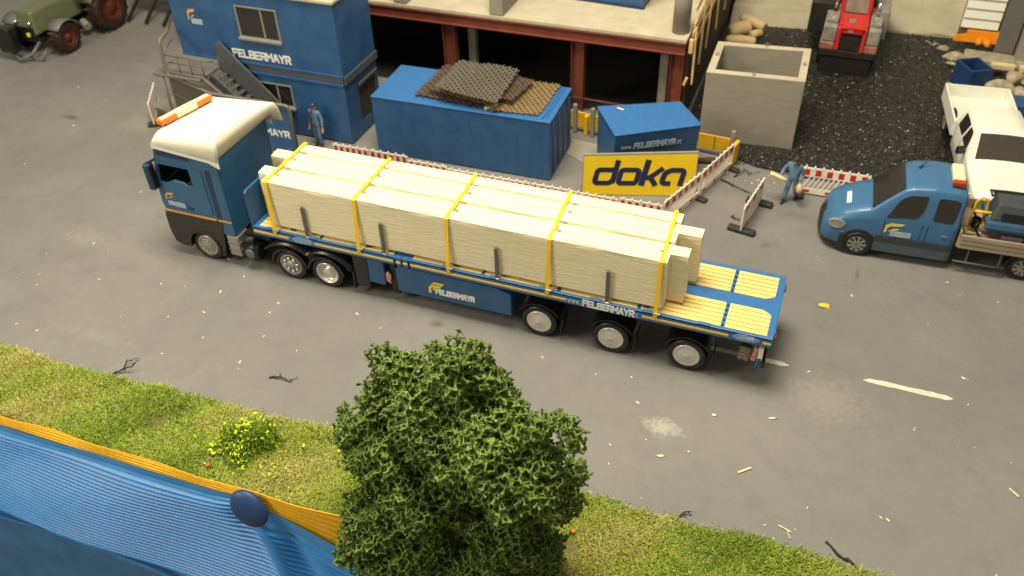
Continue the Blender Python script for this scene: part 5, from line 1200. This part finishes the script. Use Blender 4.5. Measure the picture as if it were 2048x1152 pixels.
# ================================================================== RED MACHINE IN THE BACK
def red_machine():
    t = thing('construction_machine', 'red and smoky grey construction machine parked on the black gravel', 'machine', (.6, 20.5, 0))
    y = 18.25
    g = MB(); g.box(-.50, 1.58, y, 23.5, .74, 1.0); g.build('chassis', 'skirt', t, bev=.03)
    M['smoke'] = mat('smoky_clear_plastic', (.27, .25, .21), .15, .3, 3, spec=.7); M['smoker'] = mat('smoky_red_plastic', (.34, .15, .10), .2, .3, 5, spec=.7)
    for x0, x1, s in ((-.52, .02, 0), (1.14, 1.62, 1)):
        g = MB(); g.hexa([(x0, y-.02), (x1, y-.02), (x1, y+1.3), (x0, y+1.3)], 1.0, 1.32); g.build('tail_lamp', 'smoker', t, bev=.06)
        g = MB(); g.hexa([(x0+.03, y), (x1, y), (x1, y+2.4), (x0+.03, y+2.4)], 1.33, 1.95); g.build('engine_cover', 'smoke', t, bev=.05)
        g = MB(); g.hexa([(x0+.1, y+.3), (x1-.02, y+.3), (x1-.02, y+1.), (x0+.1, y+1.)], 1.96, 2.12); g.build('cover_cap', 'smoke', t, bev=.04)
    g = MB(); g.box(.03, .20, y-.05, y+.3, 1.0, 1.95); g.box(.98, 1.13, y-.05, y+.3, 1.0, 1.95); g.box(.20, .98, y-.05, y+.5, 1.72, 1.95); g.hexa([(.03, y+.3), (1.13, y+.3), (1.13, y+1.4), (.03, y+1.4)], 1.80, 2.0); g.build('red_frame', 'red', t, bev=.05)
    g = MB(); g.box(.21, .97, y+.05, y+.2, 1.02, 1.70); g.build('rear_panel', 'skirt', t, bev=.02)
    g = MB(); g.box(.42, .62, y-.07, y-.055, 1.80, 1.90); g.box(.40, .62, y+.35, y+.75, 2.01, 2.03); g.build('label_plate', 'smoke', t)
    g = MB(); g.box(-.02, .14, y+1.4, y+1.55, 1.9, 3.3); g.box(.98, 1.14, y+1.4, y+1.55, 1.9, 3.3); g.box(-.02, 1.14, y+1.4, y+3.2, 3.3, 3.4); g.box(-.02, .14, y+3.0, y+3.15, 1.9, 3.3); g.box(.98, 1.14, y+3.0, y+3.15, 1.9, 3.3); cab = g.build('cab_frame', 'red', t, bev=.04)
    g = MB(); g.box(.14, .98, y+1.46, y+1.49, 2.0, 3.28); g.box(.03, .06, y+1.56, y+3., 2.0, 3.28); g.box(1.06, 1.09, y+1.56, y+3., 2.0, 3.28); g.build('cab_glass', 'smoke', cab)
    g = MB(); g.cyl((-.2, y+1.5, 2.1), (-.2, y+1.5, 2.8), .08, n=12); g.cyl((1.4, y+1.4, 2.0), (1.4, y+1.4, 2.5), .06, n=12); g.build('exhaust', 'chrome', t)
    g = MB(); g.hexa([(-.3, y+3.2), (1.4, y+3.2), (1.4, y+5.5), (-.3, y+5.5)], 1.0, 2.0); g.build('front_body', 'smoke', t, bev=.05)
    for x, s in ((-.55, -1), (1.62, 1)):
        for yy in (y+1.2, y+4.2):
            g = MB(); g.lathe([(.2, -.45), (.6, -.45), (.66, -.38), (.66, -.06), (.6, 0), (.3, 0), (.26, -.05), (0, -.05)], (x, yy, .66), (s, 0, 0), 28); g.build('wheel', 'rubber', t)
    g = MB(); g.hexa([(-1.15, y+1.6), (-.12, y+1.6), (-.12, y+5), (-1.15, y+5)], .9, 2.3); g.build('engine_side', 'skirt', t, bev=.12)
    g = MB(); g.tube([(-.9, y+1.9, 2.3), (-.9, y+1.9, 2.5), (-.4, y+1.9, 2.5)], .07, 8); g.build('chrome_pipe', 'chrome', t)
    g = MB(); g.hexa([(1.30, y+1.4), (1.85, y+1.4), (1.85, y+4), (1.30, y+4)], 1.0, 2.2); g.build('side_cover', 'smoke', t, bev=.08)
    g = MB(); g.box(-.42, 1.50, y+.05, y+.5, .02, .74); g.build('under_shade', 'dark', t)  # black block standing in for the shade beneath the machine
red_machine()

# ================================================================== YARD EDGE: walls, panels, rubble
g = MB(); g.hexa([(-4.5, 21.9), (-.95, 22.3), (-.95, 27), (-4.5, 27)], 0, .75, [(-4.5, 22.3), (-.95, 22.9), (-.95, 27), (-4.5, 27)]); tag(g.build('low_concrete_wall', 'conc_l', bev=.05), 'pale concrete base left of the red machine', 'wall')
g = MB(); n = 24
def bank(u, v):
    return (1.75+u*3.5, 23.0+.15*u+v*4, .02+1.9*v+.10*math.sin(v*7+u*3)+.05*math.sin(u*11+v*5))
g.grid(bank, 24, 16); g.add([bank(u/24, 0) for u in range(25)]+[(1.75+u/24*3.5, 23.+.15*u/24, -.2) for u in range(25)], [[i, i+1, 26+i, 25+i] for i in range(24)])
tag(g.build('concrete_bank', 'conc_l'), 'sloping pale concrete bank right of the red machine', 'wall')
def louvre(x0, x1, y, z0, z1, n, label, sl=.16):
    t = thing('louvre_panel', label, 'panel', ((x0+x1)/2, y, 0))
    for i in range(n):
        a, b = lerp(z0, z1, i/n), lerp(z0, z1, (i+1)/n)
        g = MB(); g.plate([(y-.10, a), (y, b+.01), (y+.06, b+.01), (y-.02, a)], x0, x1, YZ); g.build('board', 'whitep', t, bev=.012)
    g = MB(); g.box(x0-.02, x1+.02, y+.07, y+.15, z0-.7, z1+.1); g.build('back_frame', 'grey', t)
louvre(4.70, 6.08, 22.1, 1.0, 3.0, 5, 'white slatted panel at the right with an orange part below it')
louvre(-4.45, -3.45, 23.2, .55, 1.6, 3, 'small white slatted panel behind the pale logs')
g = MB(); g.hexa([(6.16, 21.9), (6.85, 21.7), (6.9, 22.5), (6.2, 22.7)], 0, 2.9); tag(g.build('grey_pillar', 'grey', bev=.03), 'dark grey pillar beside the white slatted panel', 'pillar')
g = MB(); g.hexa([(6.9, 21.2), (7.3, 21.1), (7.35, 23.2), (6.95, 23.2)], 0, 2.6); tag(g.build('pillar_wall', 'conc', bev=.03), 'lighter grey slab standing behind the dark pillar at the right', 'wall')
g = MB(); g.hexa([(4.55, 21.85), (6.2, 21.95), (6.2, 22.1), (5.0, 22.1)], .45, .72); g.hexa([(5.0, 21.9), (6.2, 21.95), (6.2, 22.15), (5.0, 22.15)], .72, .92); g.blob((5.5, 21.85, .52), .14, 3, .1); g.blob((5.85, 21.85, .5), .15, 4, .1)
tag(g.build('orange_part', 'orangep', bev=.04), 'bright orange plastic part below the white slatted panel', 'plastic part')
g = MB(); g.hexa([(5.0, 20.9), (7.6, 20.6), (7.8, 21.6), (5.1, 21.8)], 0, .22); tag(g.build('flat_slab', 'rock', bev=.04), 'flat brownish slab lying in front of the white slatted panel', 'slab')
def rocks():
    r = random.Random(11)
    data = [(4.75, 21.2, .25), (5.0, 20.6, .18), (4.6, 20.4, .14), (5.2, 20.1, .2), (5.6, 20.4, .16), (6.2, 20.2, .2), (6.9, 20.1, .22), (4.9, 19.5, .16), (5.15, 19.1, .14), (4.5, 18.6, .1), (7.3, 19.5, .2), (4.3, 21.9, .16), (4.0, 22.2, .12), (3.7, 22.4, .1)]
    for i, (x, y, s) in enumerate(data):
        g = MB(); g.blob((x, y, s*.5), s, i, .7, 1, (1.3, .8, .6)); g.sm = [False]*len(g.sm); tag(g.build('rubble_stone', 'rock'), ['rough stone nearest the orange part', 'rough stone below the orange part', 'small stone at the gravel edge left of the rubble', 'stone at the front corner of the flat slab', 'stone on the near side of the flat slab', 'stone behind the blue crate', 'stone at the right behind the blue crate', 'stone left of the blue crate', 'stone between the blue crate and the gravel', 'tiny stone on the gravel above the pickup bed', 'stone at the right frame edge by the sacks', 'stone under the left end of the slatted panel', 'stone at the right foot of the concrete bank', 'leftmost small stone at the foot of the concrete bank'][i], 'stone', 'rubble stones by the slatted panel')
rocks()
sk = [((6.15, 18.3, .3), .42, (1.3, .8, .8), 'large pale sack right of the blue crate'), ((6.6, 18.7, .62), .34, (.8, 1.1, .7), 'pale sack lying on top of the sack heap'), ((6.9, 17.7, .3), .36, (.8, 1.2, .8), 'pale sack at the front of the heap behind the pickup bed'), ((7.35, 18.5, .4), .38, (.9, .9, .9), 'grey beige sack at the right frame edge behind the pickup')]
for i, (c, s, q, l) in enumerate(sk): g = MB(); g.blob(c, s, i+20, .22, 3, q); tag(g.build('sack', 'rock'), l, 'sack', 'sacks behind the pickup')
t = thing('blue_crate', 'dark blue open plastic crate behind the pickup bed', 'crate', (5.2, 18.7, 0), .5)
g = MB(); g.plate([(-.45, -.55), (.45, -.55), (.45, .55), (-.45, .55)], .05, .95, XY, [[(-.37, -.47), (.37, -.47), (.37, .47), (-.37, .47)]]); g.build('crate_wall', 'tackb', t, bev=.03, world=False)
g = MB(); g.box(-.37, .37, -.47, .47, .05, .10); g.build('crate_floor', 'navy', t, world=False)
g = MB(); g.box(6.55, 8.2, 16.6, 17.5, .0, .5); tag(g.build('blue_bin', 'blue', bev=.04), 'blue bin edge at the right border behind the pickup bed', 'bin')
for i, (c, l, ry, lab) in enumerate([((6.35, 20.0, .42), .85, .05, 'yellowish timber block lying above the blue crate'), ((7.2, 20.0, .42), .5, .1, 'pale timber block at the right border')]):
    g = MB(); g.obox(c, (l, .28, .2), (0, 0, ry)); tag(g.build('timber_block', 'wood2', bev=.02), lab, 'timber')
lg = [((-4.0, 21.7, .45), (-2.9, 21.2, .32), .22, 'topmost pale log of the pile behind the concrete box'), ((-4.3, 20.4, .30), (-3.5, 20.9, .42), .30, 'thick pale log in the middle of the pile'), ((-4.3, 19.7, .25), (-3.1, 19.9, .22), .2, 'long pale log at the front of the pile'),
      ((-3.7, 19.3, .15), (-3.0, 19.3, .15), .14, 'small pale log lowest in the pile near the box'), ((-3.4, 20.5, .2), (-3.0, 20.9, .2), .17, 'short pale log at the right of the pile'), ((-4.4, 18.8, .12), (-3.6, 18.6, .12), .12, 'thin pale log just behind the box rim')]
for i, (a, b, r, l) in enumerate(lg):
    g = MB(); a, b = V(a), V(b); g.tube([a, a.lerp(b, .1), a.lerp(b, .5)+V((0, 0, .03)), a.lerp(b, .9), b], [r*.75, r, r*1.05, r, r*.8], 14); tag(g.build('log', 'sand'), l, 'log', 'pale logs beside the gravel')

# ================================================================== FARM TRACTOR top left
def farm_tractor():
    t = thing('farm_tractor', 'olive green farm tractor with dark red wheels at the top left corner', 'tractor', (-32.6, 11.8, 0), R(-3))
    def wh(x, y, r, w, s, nm='wheel'):
        g = MB(); n = 40; g.lathe([(r*.55, -w), (r*.9, -w), (r, -w+.08), (r, -.08), (r*.92, 0), (r*.6, .01), (r*.56, -.05)], (x, y, r), (s, 0, 0), n)
        for k in range(18):
            a = 2*PI*k/18
            for q in (0, 1):
                b = a+(.12 if q else 0); c = V((x-s*(w*.25+q*w*.5), y+r*1.0*math.cos(b), r+r*1.0*math.sin(b))); g.obox(c, (w*.5, .09, .07), (b+PI/2, 0, s*.4*(1 if q else -1)))
        o = g.build('wheel', 'ttyre', t)
        g = MB(); g.lathe([(r*.58, -.04), (r*.52, 0), (r*.46, -.10), (r*.3, -.12), (r*.22, .0), (0, .01)], (x, y, r), (s, 0, 0), 30); g.build('rim', 'trim', o)
    wh(-31.15, 10.65, .66, .5, 1); wh(-34.1, 10.65, .66, .5, -1); wh(-30.95, 13.3, 1.0, .62, 1); wh(-34.3, 13.3, 1.0, .62, -1)
    g = MB(); g.hexa([(-33.1, 9.75), (-32.0, 9.75), (-31.9, 12.6), (-33.2, 12.6)], .95, 1.95, [(-33.0, 9.95), (-32.15, 9.95), (-32.0, 12.6), (-33.1, 12.6)]); hood = g.build('hood', 'tgreen', t, bev=.12, seg=4)
    g = MB(); g.box(-33.05, -32.05, 9.70, 9.76, .8, 1.35); g.build('grille', 'black', hood, bev=.03)
    for x in (-32.95, -32.2): g = MB(); g.blob((x, 9.78, 1.5), .09, 1, 0, 2); g.build('headlight', 'chrome', t)
    g = MB(); g.cyl((-32.36, 9.66, 1.02), (-32.36, 9.70, 1.02), .10, n=20); g.build('emblem', 'logoy', t)
    g = MB(); g.hexa([(-33.6, 9.0), (-32.75, 9.0), (-32.75, 9.55), (-33.6, 9.55)], .35, 1.45); g.build('front_weight', 'black', t, bev=.12, seg=3)
    g = MB(); g.tube([(-33.1, 9.2, .25), (-32.5, 9.0, .16), (-32.1, 9.3, .35), (-32.0, 9.8, .7)], .07, 8); g.tube([(-32.4, 9.3, .2), (-31.7, 9.35, .12), (-31.6, 9.7, .5)], .05, 8); g.build('front_linkage', 'grey', t)
    g = MB(); g.hexa([(-33.0, 10.), (-32.2, 10.), (-32.2, 14.3), (-33.0, 14.3)], .5, 1.0); g.cyl((-34., 10.65, .66), (-31.4, 10.65, .66), .14, n=12); g.cyl((-34., 13.3, 1.), (-31.4, 13.3, 1.), .2, n=12); g.build('chassis', 'skirt', t, bev=.05)
    for x0, x1 in ((-31.75, -31.05), (-34.2, -33.5)):
        g = MB(); n = 12; pts = [(13.3+1.12*math.cos(a), 1.0+1.12*math.sin(a)) for a in [R(20+k*12) for k in range(n)]]
        g.add([(x0, *p) for p in pts]+[(x1, *p) for p in pts], [[i, i+1, n+i+1, n+i] for i in range(n-1)], True); g.build('rear_fender', 'tgreen', t, thick=.05)
        g = MB(); pts = [(10.65+.76*math.cos(a), .66+.76*math.sin(a)) for a in [R(30+k*12) for k in range(10)]]; g.add([(x0, *p) for p in pts]+[(x1, *p) for p in pts], [[i, i+1, 11+i, 10+i] for i in range(9)], True); g.build('front_fender', 'grey', t, thick=.04)
    g = MB(); g.hexa([(-33.4, 12.6), (-31.8, 12.6), (-31.8, 14.2), (-33.4, 14.2)], 1.3, 1.8); g.hexa([(-33.4, 12.5), (-31.8, 12.5), (-31.8, 14.2), (-33.4, 14.2)], 3.1, 3.25); 
    for x in (-33.35, -31.85):
        for y in (12.6, 14.1): g.beam((x, y, 1.8), (x, y, 3.1), .09, .09)
    cb = g.build('cab', 'tgreen', t, bev=.04)
    g = MB(); g.box(-33.3, -31.9, 12.6, 12.63, 1.8, 3.1); g.box(-31.86, -31.84, 12.65, 14.05, 1.8, 3.1); g.build('cab_glass', 'glass', cb)
    g = MB(); g.obox((-31.35, 12.1, 2.15), (.42, .12, .55)); g.build('mirror', 'tpale', t, bev=.05)
    g = MB(); g.cyl((-31.9, 12.3, .62), (-31.5, 12.1, .5), .18, n=12); g.build('fuel_can', 'lgrey', t, bev=.02)
    g = MB(); g.obox((-34.1, 9.2, 1.3), (.3, .2, .4)); g.build('indicator', 'orange', t, bev=.05)
farm_tractor()
t = thing('parked_implement', 'dark green farm implement on long legs beyond the tractor', 'implement', (-29, 15.5, 0))
g = MB(); g.hexa([(-31.2, 15.0), (-28.6, 15.0), (-28.4, 17.5), (-31.2, 17.5)], .8, 2.2); g.build('implement_body', 'tgreen', t, bev=.1)
for x in (-30.8, -29.8, -28.8): g = MB(); g.beam((x, 15.0, 1.0), (x-.2, 14.0, .06), .12, .12); g.build('leg', 'skirt', t)

# ================================================================== PEOPLE
def skinned(nodes, edges, root, name, m, parent, sub=2, smooth=True):
    me = bpy.data.meshes.new('sk'); me.from_pydata([n[:3] for n in nodes], edges, []); o = bpy.data.objects.new('sk', me); C.objects.link(o)
    md = o.modifiers.new('s', 'SKIN'); ly = me.skin_vertices[0].data
    for i, n in enumerate(nodes):
        rr = n[3]; ly[i].radius = rr if isinstance(rr, tuple) else (rr, rr); ly[i].use_root = (i == root)
    md.use_smooth_shade = True; s = o.modifiers.new('u', 'SUBSURF'); s.levels = s.render_levels = sub
    dg = bpy.context.evaluated_depsgraph_get(); bpy.context.view_layer.update(); dg.update()
    mm = bpy.data.meshes.new_from_object(o.evaluated_get(dg)); bpy.data.objects.remove(o); mm.name = name
    mm.materials.clear(); mm.materials.append(M[m]); q = bpy.data.objects.new(name, mm); C.objects.link(q); q.parent = parent
    return q
def person(loc, rz, label, P, cap=None, cat='person'):
    t = thing('person', label, cat, loc, rz)
    # joints in local space: x left/right, y depth (faces -y), z up, height 1.75
    H = V(P['head']); N = V(P['neck']); CH = V(P['chest']); PV = V(P['pelvis'])
    nodes, edges = [], []
    def n(p, r): nodes.append((*p, r)); return len(nodes)-1
    def e(a, b): edges.append((a, b))
    pv = n(PV, .10); ch = n(CH, (.15, .11)); nk = n(N, .055); jaw = n(N.lerp(H, .55)+V((0, -.02, 0)), .075); hd = n(H, .095); tp = n(H+V((0, .01, .075)), .075)
    for a, b in ((pv, ch), (ch, nk), (nk, jaw), (jaw, hd), (hd, tp)): e(a, b)
    for s in ('L', 'R'):
        sh, el, wr, hip, kn, an, toe = [V(P[k+s]) for k in ('sh', 'el', 'wr', 'hip', 'kn', 'an', 'toe')]
        a = n(sh, .055); b = n(el, .042); c = n(wr, .03); e(ch, a); e(a, b); e(b, c)
        d = (wr-el).normalized(); pm = n(wr+d*.06, (.034, .022)); e(c, pm)
        sd = d.cross(V((0, -1, 0))).normalized()
        for k in range(4):
            o_ = sd*(k-1.5)*.019; f1 = n(wr+d*.10+o_, .0105); f2 = n(wr+d*(.135+.008*(k in (1, 2)))+o_+V((0, -.012, 0)), .0095); f3 = n(wr+d*(.155+.012*(k in (1, 2)))+o_+V((0, -.035, 0)), .008); e(pm, f1); e(f1, f2); e(f2, f3)
        th = n(wr+d*.05+V((0, -.035, 0)), .012); th2 = n(wr+d*.09+V((0, -.055, 0)), .01); e(pm, th); e(th, th2)
        h = n(hip, .075); k_ = n(kn, .055); a_ = n(an, .035); e(pv, h); e(h, k_); e(k_, a_)
    body = skinned(nodes, edges, 0, 'body', 'skin', t)
    # overalls
    nodes, edges = [], []
    pv = n(PV, (.15, .12)); wa = n(PV.lerp(CH, .5), (.15, .115)); ch = n(CH, (.175, .13)); co = n(CH.lerp(N, .75), .075); e(pv, wa); e(wa, ch); e(ch, co)
    for s in ('L', 'R'):
        sh, el, wr, hip, kn, an = [V(P[k+s]) for k in ('sh', 'el', 'wr', 'hip', 'kn', 'an')]
        a = n(sh, .08); b = n(el, .062); c = n(wr.lerp(el, .08), .048); e(ch, a); e(a, b); e(b, c)
        h = n(hip, .105); k_ = n(kn, .085); a_ = n(an+V((0, 0, .03)), .07); e(pv, h); e(h, k_); e(k_, a_)
    ov = skinned(nodes, edges, 0, 'overalls', 'overall', t)
    for s in ('L', 'R'):
        an, toe = V(P['an'+s]), V(P['toe'+s]); nodes, edges = [], []
        a = n(an+V((0, .01, .06)), .05); b = n(an+V((0, .02, -.03)), .055); c = n(an.lerp(toe, .5)+V((0, 0, -.015)), (.05, .04)); d = n(toe, (.045, .032)); e(a, b); e(b, c); e(c, d)
        skinned(nodes, edges, 1, 'boot', 'hair', t)
    hd = H
    g = MB(); g.blob(hd+V((0, .018, .045)), .108, 1, .0, 3, (1, 1.05, .85))
    keep = MB(); 
    if cap: g.hexa([(hd.x-.08, hd.y-.17), (hd.x+.08, hd.y-.17), (hd.x+.09, hd.y-.05), (hd.x-.09, hd.y-.05)], hd.z+.055, hd.z+.075)
    g.build('cap' if cap else 'hair', cap or 'hair', t, world=False)
    g = MB(); g.blob(hd+V((0, -.100, -.018)), .017, 2, 0, 2, (1, 1.2, 1.6)); g.build('nose', 'skin', t, world=False)
    for s in (-1, 1):
        g = MB(); g.blob(hd+V((s*.034, -.086, .008)), .011, 2, 0, 2); g.build('eye', 'hair', t, world=False)
        g = MB(); g.blob(hd+V((s*.098, 0, -.01)), .024, 2, 0, 2, (.5, .8, 1.2)); g.build('ear', 'skin', t, world=False)
    g = MB(); g.blob(hd+V((0, -.088, -.055)), .02, 2, 0, 2, (1.4, .5, .35)); g.build('mouth', 'redlens', t, world=False)
    return t
stand = dict(head=(0, -.02, 1.60), neck=(0, 0, 1.46), chest=(0, 0, 1.26), pelvis=(0, 0, .93), shL=(.19, 0, 1.38), elL=(.27, .02, 1.10), wrL=(.31, -.05, .84), shR=(-.19, 0, 1.38), elR=(-.27, .02, 1.10), wrR=(-.28, -.04, .84),
             hipL=(.09, 0, .88), knL=(.10, -.03, .48), anL=(.11, .0, .09), toeL=(.13, -.15, .04), hipR=(-.09, 0, .88), knR=(-.10, 0, .48), anR=(-.11, .02, .09), toeR=(-.13, -.13, .04))
person((-16.62, 6.95, 0), R(-8), 'person in blue overalls and dark cap standing in front of the site office', stand, 'navy')
walk = dict(head=(.02, -.10, 1.58), neck=(0, -.03, 1.45), chest=(0, 0, 1.25), pelvis=(0, .02, .92), shL=(.19, -.02, 1.37), elL=(.28, .04, 1.08), wrL=(.24, -.10, .84), shR=(-.19, -.02, 1.37), elR=(-.33, .0, 1.14), wrR=(-.36, -.18, .95),
            hipL=(.09, .02, .88), knL=(.12, .04, .48), anL=(.12, .24, .12), toeL=(.13, .12, .04), hipR=(-.09, .02, .88), knR=(-.11, -.08, .48), anR=(-.13, -.16, .09), toeR=(-.15, -.31, .04))
person((-.32, 8.62, 0), R(-16), 'person in blue overalls walking beside the barriers with a pale tool in one hand', walk)
g = MB(); g.tube([(-1.03, 8.52, 1.0), (-.88, 8.50, .97), (-.70, 8.46, .93), (-.50, 8.44, .88)], [.075, .07, .06, .07], 12); tag(g.build('hand_tool', 'wood2'), 'pale yellow stick tool held by the walking person', 'tool')
g = MB(); g.blob((-.08, 8.36, .70), .13, 3, .12, 3, (.8, .8, 1.2)); tag(g.build('small_bag', 'sand'), 'small beige bag hanging from the hand of the walking person', 'bag')

# ================================================================== LOOSE BITS
def stick(pts, r, m, name, label, cat, n=6, group=None):
    g = MB(); g.tube(pts, r, n); tag(g.build(name, m), label, cat, group)
def flat_stick(a, b, w, h, label):
    g = MB(); g.beam((*a, h/2+.005), (*b, h/2+.015), w, h); tag(g.build('wood_splinter', 'wood2', bev=.006), label, 'splinter')
flat_stick((-.04, -2.80), (.22, -2.57), .05, .03, 'yellowish wood splinter lying alone on the road right of the tree')
flat_stick((1.0, -3.92), (1.28, -4.02), .035, .03, 'forked pale splinter near the grass edge at the lower right'); stick([(1.2, -4.0, .02), (1.28, -4.16, .02), (1.25, -4.2, .02)], .014, 'wood2', 'wood_splinter', 'tiny side piece beside the forked pale splinter', 'splinter')
flat_stick((5.66, -1.25), (5.84, -1.44), .04, .03, 'pale splinter near the right border of the picture')
g = MB(); g.blob((1.27, 3.76, .02), .13, 4, .5, 2, (1, .8, .25)); tag(g.build('foam_crumb', 'logoy'), 'pale yellow crumb on the road behind the trailer', 'crumb')
tw = [([(-15.9, -5.0, .02), (-15.65, -4.8, .12), (-15.4, -4.75, .22), (-15.25, -4.55, .35)], 'dark forked twig standing at the grass edge on the left'), ([(-15.65, -4.8, .1), (-15.75, -4.55, .12), (-15.6, -4.3, .06)], 'thin dark side twig on the road at the left grass edge'),
      ([(-11.9, -3.75, .03), (-11.6, -3.65, .09), (-11.35, -3.7, .03), (-11.2, -3.5, .03)], 'small dark twig on the road above the flowering bush'),
      ([(2.0, -4.0, .02), (2.25, -4.25, .05), (2.6, -4.38, .03), (2.85, -4.62, .04), (3.25, -4.66, .02)], 'long thin dark twig at the lower right grass edge'),
      ([(-1.1, -4.45, .03), (-.95, -4.3, .08), (-.8, -4.3, .04)], 'small green brown twig at the grass edge right of the tree'), ([(-2.6, 9.2, .03), (-2.2, 8.95, .05), (-1.75, 8.75, .04), (-1.5, 8.7, .03)], 'dark twig on the ground beside the angled barriers'),
      ([(-1.9, 7.2, .03), (-1.75, 7.05, .06), (-1.6, 7.05, .03)], 'short dark twig left of the single barrier board'), ([(-2.2, 9.5, .03), (-1.95, 9.9, .12), (-1.75, 9.75, .08), (-1.4, 10.1, .05)], 'pale brown root tangle near the gravel edge')]
rt = random.Random(8)
def organic(p):
    q = [V(p[0])]
    for a, b in zip(p[:-1], p[1:]):
        a, b = V(a), V(b)
        for k in (1, 2, 3): q.append(a.lerp(b, k/3)+V((rt.uniform(-.03, .03), rt.uniform(-.03, .03), rt.uniform(-.005, .02)))*(k < 3))
    for c in q: c.z = max(c.z, .02)
    return q
for p, l in tw:
    q = organic(p); m_ = len(q); g = MB(); g.tube(q, [.030*(1-.75*i/(m_-1))*rt.uniform(.7, 1.2) for i in range(m_)], 6)
    for k in (m_//3, 2*m_//3):
        d = V((rt.uniform(-1, 1), rt.uniform(-1, 1), .4)).normalized()*rt.uniform(.08, .16); g.tube([q[k], q[k]+d*.6, q[k]+d+V((.02, .0, -.02))], [.016, .012, .005], 5)
    tag(g.build('twig', 'twig'), l, 'twig')
def along_edge(r):
    x = r.uniform(-21, 5); return x, edge_y(x)+abs(r.normal(0, .11))+.01
shards('grit', 900, along_edge, (.008, .032), ['rock', 'fleck', 'twig'], 'fine grit and crumbs along the join of road and grass', zj=.0, flat=.5, seed=12)
r = random.Random(21); protos = []
for k in range(5):
    g = MB(); g.blob((0, 0, .012), .035, k+40, .5, 1, (1.2+.9*(k % 2), .8, .3)); o = g.build('pale_fleck', 'fleck', world=False); protos.append(o)
px = [(-14.5, -3.0), (-9.1, -2.2), (-19.0, -1.9), (-20.9, -2.3), (-15.9, .2), (-15.2, -1.2), (-13.3, -1.1), (-16.5, -2.2), (-12.3, .1), (-21.5, -1.4)]
first = [True]*5; used = 0
for i in range(105):
    if i < len(px): x, y = px[i]
    elif i < 60: x, y = r.uniform(-22, 6), r.uniform(-4.6, -.2)
    elif i < 75: x, y = r.uniform(-.5, 6), r.uniform(-.2, 6)
    elif i < 85: x, y = r.uniform(-30, -18.5), r.uniform(-1, 9)
    else: x, y = r.uniform(-3.0, -.6), r.uniform(8.6, 10.1)
    k = r.randrange(5); o = protos[k]
    if first[k]: first[k] = False
    else: o = protos[k].copy(); C.objects.link(o)
    s = r.uniform(.3, .95)*(1.5 if r.random() < .12 else 1); o.location = (x, y, 0); o.rotation_euler = (0, 0, r.uniform(0, 6)); o.scale = (s, s, s)
    tag(o, 'tiny pale fleck of debris lying on the grey road', 'fleck', 'pale flecks scattered over the road')

for i, (x, y, s) in enumerate([(-11.6, -6.75, .045), (-3.07, -5.64, .06)]):
    g = MB(); g.blob((x, y, .16), s, i, .3, 2); tag(g.build('orange_crumb', 'orange'), ['orange crumb in the grass left of the pin', 'orange crumb in the grass right of the tree'][i], 'crumb')
#PART5
